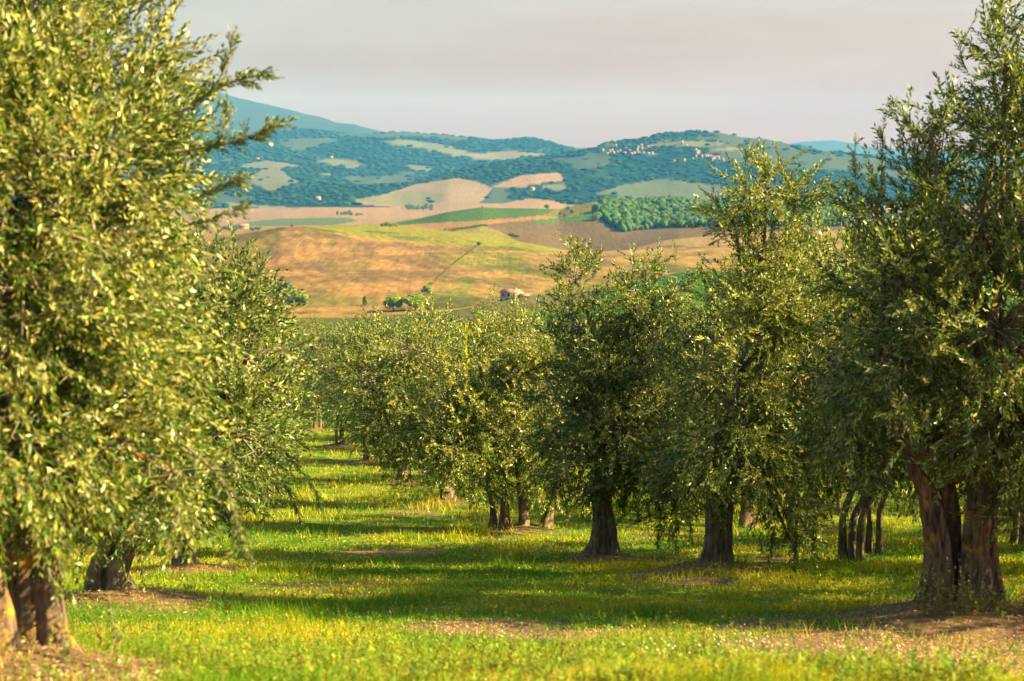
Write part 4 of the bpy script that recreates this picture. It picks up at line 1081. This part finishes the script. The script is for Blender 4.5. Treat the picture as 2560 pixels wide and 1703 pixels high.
# leaf litter and straw on bare soil
x, y = frustum_points(60000, 4.7, 16, r, .4)
s_ = soil(x, y); k = r.random(len(x)) < .06 + s_ * .8; x, y = x[k], y[k]; n = len(x)
z = gz(x, y) + r.uniform(.002, .02, n)
a = r.uniform(0, 6.28, n); L = r.uniform(.015, .045, n); w = r.uniform(.004, .010, n)
d1 = np.stack([np.cos(a), np.sin(a), r.normal(0, .25, n)], 1); d2 = np.stack([-np.sin(a), np.cos(a), r.normal(0, .3, n)], 1)
p = np.stack([x, y, z], 1)
V = np.stack([p - d1 * L[:, None] / 2, p + d2 * w[:, None] / 2, p + d1 * L[:, None] / 2, p - d2 * w[:, None] / 2], 1).reshape(-1, 3)
cc = np.where(r.random(n)[:, None] < .35, np.array((.46, .34, .20)), np.array((.20, .12, .06))) * r.uniform(.5, 1.3, (n, 1))
TRI[0] += 2 * n
tag(link('leaf_litter', mesh_from('leaf_litter', V, np.arange(4 * n).reshape(-1, 4), attr_mat('dry litter', .8), np.repeat(cc, 4, 0))), 'dry leaves, chips and straw strewn over the bare brown soil', kind='stuff')

# ------------------------------------------------------------------ far trees, woods, houses
def ico(sub=1):
    import bmesh
    bm = bmesh.new(); bmesh.ops.create_icosphere(bm, subdivisions=sub, radius=1.0)
    v = np.array([q.co[:] for q in bm.verts]); bm.verts.index_update(); f = np.array([[q.index for q in fc_.verts] for fc_ in bm.faces]); bm.free(); return v, f
I1, I2 = ico(1), ico(2)

def blobs(pts, size, aspect, tmpl, r, amp, base_c):
    tv, tf = tmpl; n = len(pts)
    a = r.uniform(0, 6.28, n); ca, sa = np.cos(a), np.sin(a)
    x = tv[None, :, 0] * ca[:, None] - tv[None, :, 1] * sa[:, None]; y = tv[None, :, 0] * sa[:, None] + tv[None, :, 1] * ca[:, None]
    s = size[:, None] * (1 + r.normal(0, amp, (n, len(tv))))
    V = np.stack([x * s, y * s, (tv[None, :, 2] * s) * aspect + size[:, None] * aspect * .7], -1) + pts[:, None, :]
    Fq = (tf[None] + (np.arange(n) * len(tv))[:, None, None]).reshape(-1, 3)
    c = np.array(base_c) * r.uniform(.7, 1.35, (n, 1)) * np.stack([r.uniform(.8, 1.25, n), np.ones(n), r.uniform(.8, 1.2, n)], 1)
    TRI[0] += len(Fq)
    return V.reshape(-1, 3), Fq, np.repeat(c, len(tv), 0)

mat_wood = attr_mat('woodland canopy', .95, .35, .35)
# oak wood on the knoll
r = np.random.default_rng(33)
n = 14000; X = r.uniform(1470, 2150, n); d = r.uniform(1780, 2120, n); tx = tans(X, 520)[0]
z = far_z(tx, d); PX, PY = proj(tx * d, d, z)
WP = [(1484, 535), (1500, 515), (1540, 505), (2300, 505), (2300, 566), (1800, 566), (1640, 571), (1555, 580), (1525, 562)]
k = inpoly(PX, PY, WP) & (d < 2060); tx, d, z = tx[k], d[k], z[k]
sel = np.arange(len(tx))[:3800]; tx, d, z = tx[sel], d[sel], z[sel]
V, Fq, C = blobs(np.stack([tx * d, d, z], 1), r.uniform(2.6, 5.6, len(tx)), 1.35, I1, r, .24, (.036, .074, .014))
tag(link('wood', mesh_from('wood', V, Fq, mat_wood, C)), 'dense dark green oak wood covering the knoll in the middle right', kind='stuff')
# forest on the hills
n = 60000; tx = r.uniform(-.28, .32, n); d = r.uniform(3450, 6600, n)
z = far_z(tx, d); c_, fr_, PX, PY = landcover(tx * d, d, z)
dark = (c_[:, 1] < .045) & fr_
light = (c_[:, 1] >= .045) & (c_[:, 1] < .10) & fr_ & (r.random(n) < .05)
k = np.nonzero(dark | light)[0][:7600]
V, Fq, C = blobs(np.stack([tx[k] * d[k], d[k], z[k]], 1), r.uniform(6, 12.5, len(k)) * np.where(d[k] > 5200, 1.25, 1), .38, I1, r, .18, (.011, .035, .016))
tag(link('forest', mesh_from('forest', V, Fq, mat_wood, C)), 'forest cover on the blue hills beyond the fields', kind='stuff')

# countable far trees
def tree_proto(seed, h, rad, col, shape='round'):
    rr = np.random.default_rng(seed)
    root = thing('broadleaf_tree', 'prototype', 'tree', (0, 0, 0))
    v, fl = tube(np.array([(0, 0, -.4), (.1, 0, h * .2), (0, .1, h * .5)]), [rad * .09, rad * .06, rad * .03], 7)
    link('trunk', mesh_from('trunk', v, fl, M['bark'], None, True), root)
    nb = 11; cs_ = []
    for i in range(nb):
        u = rr.normal(0, 1, 3); u /= np.linalg.norm(u)
        if shape == 'round': c = np.array([u[0] * rad * .55, u[1] * rad * .55, h * .58 + u[2] * h * .25]); s = rad * rr.uniform(.34, .52)
        else: t_ = i / nb; c = np.array([u[0] * rad * .15, u[1] * rad * .15, h * (.15 + .75 * t_)]); s = rad * (.9 - .6 * t_)
        cs_.append((c, s))
    Q = []; 
    for c, s in cs_:
        m = 130; u = rr.normal(0, 1, (m, 3)); u /= np.linalg.norm(u, axis=1)[:, None]
        q = c + u * s * rr.uniform(.75, 1.08, (m, 1)); nrm = u + rr.normal(0, .5, (m, 3))
        e1 = np.cross(nrm, rr.normal(0, 1, (m, 3))); e1 /= np.linalg.norm(e1, axis=1)[:, None]; e2 = np.cross(nrm, e1); e2 /= np.linalg.norm(e2, axis=1)[:, None]
        w = rad * .11 * rr.uniform(.6, 1.3, (m, 1))
        Q.append(np.stack([q - e1 * w, q - e2 * w, q + e1 * w, q + e2 * w], 1))
    Q = np.concatenate(Q); n_ = len(Q); c = np.array(col) * rr.uniform(.6, 1.4, (n_, 1))
    cr = link('crown', mesh_from('crown', Q.reshape(-1, 3), np.arange(n_ * 4).reshape(-1, 4), M['broadleaf'], np.repeat(c, 4, 0)), root); cr['kind'] = 'stuff'
    TRI[0] += 2 * n_
    return root
tp = [tree_proto(1, 10, 5, (1.0, 1.0, 1.0)), tree_proto(2, 10, 5, (2.1, 1.7, .9)), tree_proto(3, 10, 2.2, (.55, .6, .8), 'tall')]
tused = [False] * 3
def far_tree(X, Y, lo, hi, wpx, label, k=0, hpx=None, group=None, name=None, cat='tree'):
    q = on_land(X, Y, lo, hi); w = wpx * q[1] / F; rad0 = 2.2 if k == 2 else 5
    s = w / (2 * rad0); sz = (hpx * q[1] / F / 10) if hpx else s
    args = (tuple(q), rp.uniform(0, 6.28), (s, s, sz))
    if not tused[k]:
        tused[k] = True; o = tp[k]; o.location = args[0]; o.rotation_euler = (0, 0, args[1]); o.scale = args[2]; o['label'] = label
    else:
        o = copy_tree(tp[k], *args, label)
    if group: o['group'] = group
    elif 'group' in o: del o['group']
    if name: o.name = name
    o['category'] = cat
    return o
far_tree(715, 768, 500, 800, 74, 'dark green round oak at the foot of the stubble hill, left of the olive canopy', 0, 58)
far_tree(755, 768, 500, 800, 40, 'smaller lighter oak touching the round oak on its right', 1, 34)
far_tree(983, 778, 520, 760, 56, 'bright green round tree at the bottom of the stubble hill, left of a pair', 1, 40)
far_tree(1038, 776, 520, 760, 72, 'bright green broad tree at the bottom of the stubble hill, right of a pair', 1, 42)
far_tree(912, 764, 600, 900, 15, 'small dark upright cypress at the foot of the stubble hill', 2, 26)
far_tree(1068, 737, 700, 900, 24, 'tree at the lower end of the hedge down the stubble hill', 1, 26)
far_tree(730, 569, 1100, 1300, 7, 'lone tiny tree on the crest of the stubble hill', 0, 8)
far_tree(1197, 616, 1100, 1400, 12, 'lone small tree at the upper end of the hedge', 0, 11)
far_tree(1367, 523, 1850, 2100, 14, 'lone round tree on the green dome left of the oak wood', 0, 11)
far_tree(1206, 520, 1850, 2100, 4, 'tiny tree on top of the green dome', 0, 5)
far_tree(1112, 577, 1500, 1800, 6, 'tiny bush on the brown strip right of the crest grove', 0, 5)
far_tree(645, 675, 700, 1100, 10, 'slim dark bush left edge of the stubble hill', 2, 20)
far_tree(655, 650, 700, 1100, 9, 'slim dark bush above the other at the left edge of the stubble hill', 2, 16)
GG = 'trees of the small grove on the crest'
for X, Y, w, k in [(955, 567, 10, 0), (965, 567, 14, 0), (974, 567, 16, 1), (984, 567, 12, 1), (992, 568, 10, 1), (976, 569, 6, 0)]:
    far_tree(X, Y, 1300, 1500, w, 'small tree of the grove on the pasture crest', k, w * .8, GG)
GH = 'bushes of the hedge running down the stubble hill'
for i, t_ in enumerate(np.linspace(0, 1, 30)):
    X = 1190 + (1058 - 1190) * t_ + rp.uniform(-1.5, 1.5); Y = float(np.interp(t_, [0, .5, 1], [619, 668, 733]))
    far_tree(X, Y, 700, 1300, rp.uniform(3.5, 5.5) + 6 * (t_ > .86), 'dark bush in the thin hedge line down the stubble hill', 0, rp.uniform(4, 6) + 5 * (t_ > .86), GH, 'hedge_bush', 'bush')
GV = 'bushes in the curved hedge on the ploughed field'
for t_ in np.linspace(0, 1, 18):
    X = 1133 + (1215 - 1133) * t_; Y = float(np.interp(t_, [0, .5, .9, 1], [577, 571, 566, 567]))
    far_tree(X, Y, 1550, 1950, rp.uniform(6, 10), 'dark bush in the curved hedge between the pasture and the ploughed field', 0, rp.uniform(4, 7), GV, 'hedge_bush', 'bush')
for X, Y, w, h in [(1283, 594, 20, 9), (1292, 598, 16, 8), (1276, 592, 12, 8)]:
    far_tree(X, Y, 1550, 1950, w, 'dark thicket bush at the right end of the curved hedge', 0, h, 'thicket bushes at the end of the curved hedge', 'thicket_bush', 'bush')
for X, Y, w, h in [(1400, 540, 12, 9), (1412, 541, 10, 8), (1430, 536, 12, 12), (1420, 526, 16, 10), (1494, 552, 24, 22), (1510, 545, 20, 20)]:
    far_tree(X, Y, 1700, 2100, w, 'tree on the hillock left of the oak wood', 1 if w > 18 else 0, h, 'trees left of the oak wood')
GK = 'trees of the dark clump on the pale plain'
for i in range(16):
    X = rp.uniform(842, 905); far_tree(X, 539 + rp.uniform(-1.5, 1.5), 2100, 3400, rp.uniform(6, 10) if X < 880 else 5, 'tree in the dark clump on the pale plain', 0, rp.uniform(6, 12) if X < 880 else 5, GK)
GM = 'trees of the wooded patch below the hills'
for i in range(26):
    X = rp.uniform(1017, 1082); far_tree(X, rp.uniform(520, 527), 2800, 3500, rp.uniform(7, 12), 'tree in the blue wooded patch at the foot of the hills', 0, rp.uniform(7, 11), GM)
GF = 'trees round the far farmhouse on the left'
for i in range(22):
    X = rp.uniform(545, 655); Y = 577 + rp.uniform(-3, 2)
    if abs(X - 609) < 10: Y = 571
    far_tree(X, Y, 1600, 2600, rp.uniform(8, 15), 'tree beside the far white farmhouse on the left', 0, rp.uniform(6, 11), GF)

# ---- buildings
def box_mesh(x0, x1, y0, y1, z0, z1):
    v = np.array([(x, y_, z_) for x in (x0, x1) for y_ in (y0, y1) for z_ in (z0, z1)], float)
    f = np.array([(0, 1, 3, 2), (4, 6, 7, 5), (0, 4, 5, 1), (2, 3, 7, 6), (0, 2, 6, 4), (1, 5, 7, 3)])
    return v, [f]
def gable_walls(L, Wd, H, rise):
    v = np.array([(-L / 2, -Wd / 2, -1.5), (L / 2, -Wd / 2, -1.5), (L / 2, Wd / 2, -1.5), (-L / 2, Wd / 2, -1.5), (-L / 2, -Wd / 2, H), (L / 2, -Wd / 2, H), (L / 2, Wd / 2, H), (-L / 2, Wd / 2, H), (-L / 2, 0, H + rise), (L / 2, 0, H + rise)], float)
    return v, [np.array([(0, 1, 5, 4), (2, 3, 7, 6), (0, 4, 7, 3), (1, 2, 6, 5)]), np.array([(4, 8, 7), (5, 6, 9)])]
def gable_roof(L, Wd, H, rise, ov=.35, th=.22):
    s = rise / (Wd / 2); a = L / 2 + ov; b_ = Wd / 2 + ov; zz = H - ov * s + .02
    v = np.array([(-a, -b_, zz), (a, -b_, zz), (-a, 0, H + rise + .02), (a, 0, H + rise + .02), (-a, b_, zz), (a, b_, zz)], float)
    V = np.vstack([v, v + (0, 0, th)])
    f = np.array([(6, 7, 9, 8), (8, 9, 11, 10), (1, 0, 2, 3), (3, 2, 4, 5), (0, 1, 7, 6), (4, 10, 11, 5), (0, 6, 8, 2), (2, 8, 10, 4), (1, 3, 9, 7), (3, 5, 11, 9)])
    return V, [f]
def house(name, label, q, L, Wd, H, rise, rz, wall, windows=0, group=None, cat='house', annex=False, chimney=False):
    root = thing(name, label, cat, tuple(q), group); root.rotation_euler = (0, 0, rz)
    v, fl = gable_walls(L, Wd, H, rise); link('wall', mesh_from('wall', v, fl, M[wall]), root)
    v, fl = gable_roof(L, Wd, H, rise); rf = link('roof', mesh_from('roof', v, fl, M['tile']), root)
    if chimney:
        v, fl = box_mesh(L * .2, L * .2 + .6, -.3, .3, H + rise * .5, H + rise + .9); link('chimney', mesh_from('chimney', v, fl, M[wall]), rf)
    for i in range(windows):
        xx = -L / 2 + (i + .5) * L / windows
        for side in (-1, 1):
            y0 = side * (Wd / 2)
            v, fl = box_mesh(xx - .45, xx + .45, y0 - .03 if side > 0 else y0 - .04, y0 + .04 if side > 0 else y0 + .03, H * .45, H * .45 + 1.1)
            w_ = link('window', mesh_from('window', v, fl, M['glass']), root)
            v, fl = box_mesh(xx - .6, xx + .6, y0 - .05, y0 + .05, H * .45 - .15, H * .45 - .02); link('sill', mesh_from('sill', v, fl, M['stucco']), w_)
    if annex:
        v, fl = gable_walls(L * .5, Wd * .7, H * .6, rise * .6); v = v + (L * .78, 0, 0); link('annex', mesh_from('annex', v, fl, M[wall]), root)
        v, fl = gable_roof(L * .5, Wd * .7, H * .6, rise * .6); v = v + (L * .78, 0, 0); link('annex_roof', mesh_from('annex_roof', v, fl, M['tile']), root)
        v, fl = box_mesh(L / 2 - .02, L / 2 + .06, -Wd * .44, -Wd * .2, -.2, 2.0); link('door', mesh_from('door', v, fl, M['wood']), root)
    return root
q = on_land(1280, 748, 640, 900)
house('stone_farmhouse', 'reddish stone farmhouse with low tiled roof at the foot of the stubble hill', q + (0, 0, .1), 8.6, 6.2, 3.0, 1.1, -.55, 'stone', 3, annex=True, chimney=True)
for i in range(9):
    X = 1240 + i * 5.6; far_tree(X, 756 - i * .9, 600, 800, rp.uniform(7, 11), 'dark shrub along the left foot of the stone farmhouse', 0, rp.uniform(5, 8), 'shrubs at the left foot of the stone farmhouse', 'shrub', 'bush')
q = on_land(609, 572, 1600, 2600); house('white_farmhouse', 'white farmhouse with tiled roof among trees beyond the left crest', q, 12, 7, 4.0, 1.6, .3, 'stucco', 3)
for X, Y, lab in [(828, 396, 'white house on the top edge of the pale clearing in the blue hills'), (644, 400, 'white house at the edge of the upper left clearing'), (795, 500, 'pale house in the dark trees above the valley plain'), (1330, 476, 'pale house among trees under the pinkish fields below the village'), (975, 566, None)]:
    if lab: house('farmhouse', lab, on_land(X, Y, 3300, 6500), 13, 9, 6, 2, rp.uniform(-.6, .6), 'stucco', 0)
VIL = [(150, 290, 11), (350, 215, 6), (265, 298, 5), (322, 325, 7), (225, 340, 6), (480, 323, 8), (500, 265, 5), (580, 333, 7), (620, 320, 6), (730, 215, 7), (680, 244, 5), (665, 276, 6), (735, 258, 4), (820, 225, 5), (855, 235, 6), (890, 227, 5), (755, 325, 6), (830, 338, 6), (885, 335, 7), (670, 312, 6), (420, 290, 5), (560, 290, 5), (380, 310, 5), (300, 285, 5), (700, 325, 5)]
VIL2 = [(1360, 432, 6), (1530, 282, 6), (1560, 310, 8), (1545, 328, 7), (1535, 376, 4), (1620, 380, 6), (1675, 368, 7), (1705, 363, 6), (1745, 378, 7), (1770, 425, 6), (1800, 403, 8), (1860, 398, 7), (1830, 388, 6), (1930, 432, 6), (1215, 442, 5), (1490, 415, 4), (1780, 385, 6), (1720, 395, 5)]
for lst, grp, lab in ((VIL, 'houses of the hilltop village', 'small pale house with red roof in the hilltop village, left cluster'), (VIL2, 'houses of the lower village', 'small pale house in the village cluster right below the tower')):
    for zx, zy, s in lst:
        X = 1480 + zx / 5.89; Y = 330 + zy / 5.89
        q = on_land(X, Y, 3900, 4700); L = s * 4500 / F * rp.uniform(.7, .95)
        house('village_house', lab, q, L, L * rp.uniform(.6, .8), rp.uniform(4.0, 6.5), 1.8, rp.uniform(-.8, .8), 'stucco', 0, grp)
q = on_land(1705, 361, 4200, 4700)
root = thing('watch_tower', 'pale square stone tower standing on the village hilltop', 'tower', tuple(q))
v, fl = box_mesh(-3.6, 3.6, -3.6, 3.6, -2, 11.5); link('shaft', mesh_from('shaft', v, fl, M['stucco']), root)
pr = []
for i in range(4):
    for sx, sy in ((-3.3 + i * 2.2, -3.3), (-3.3 + i * 2.2, 3.3), (-3.3, -3.3 + i * 2.2), (3.3, -3.3 + i * 2.2)):
        pr.append(box_mesh(sx - .45, sx + .45, sy - .45, sy + .45, 11.55, 12.5))
v, fl = join(pr); link('battlement', mesh_from('battlement', v, fl, M['stucco']), root)
q = on_land(1716, 368, 4200, 4700); house('village_house', 'small pale building just below the square tower', q, 6, 5, 6, 1.5, .2, 'stucco')
# tree line along the village ridge
for i in range(70):
    X = rp.choice([rp.uniform(1500, 1540), rp.uniform(1590, 1900), rp.uniform(1640, 1960), rp.uniform(1500, 2100)])
    Y = float(np.interp(X, [1495, 1520, 1597, 1648, 1703, 1788, 1851, 1936, 2021, 2100], [380, 368, 365, 355, 351, 352, 364, 371, 381, 392])) + rp.uniform(0, 3)
    w = rp.uniform(5, 10) + (6 if 1510 < X < 1530 else 0)
    far_tree(X, Y, 4300, 4700, w, 'dark tree in the line along the village ridge', 0, w * rp.uniform(.6, .9), 'trees along the village ridge')
print('foliage tris', TRI[0], 'all', sum(len(o.data.loops) - 2 * len(o.data.polygons) for o in {o.data.name: o for o in bpy.data.objects if o.type == 'MESH'}.values()))
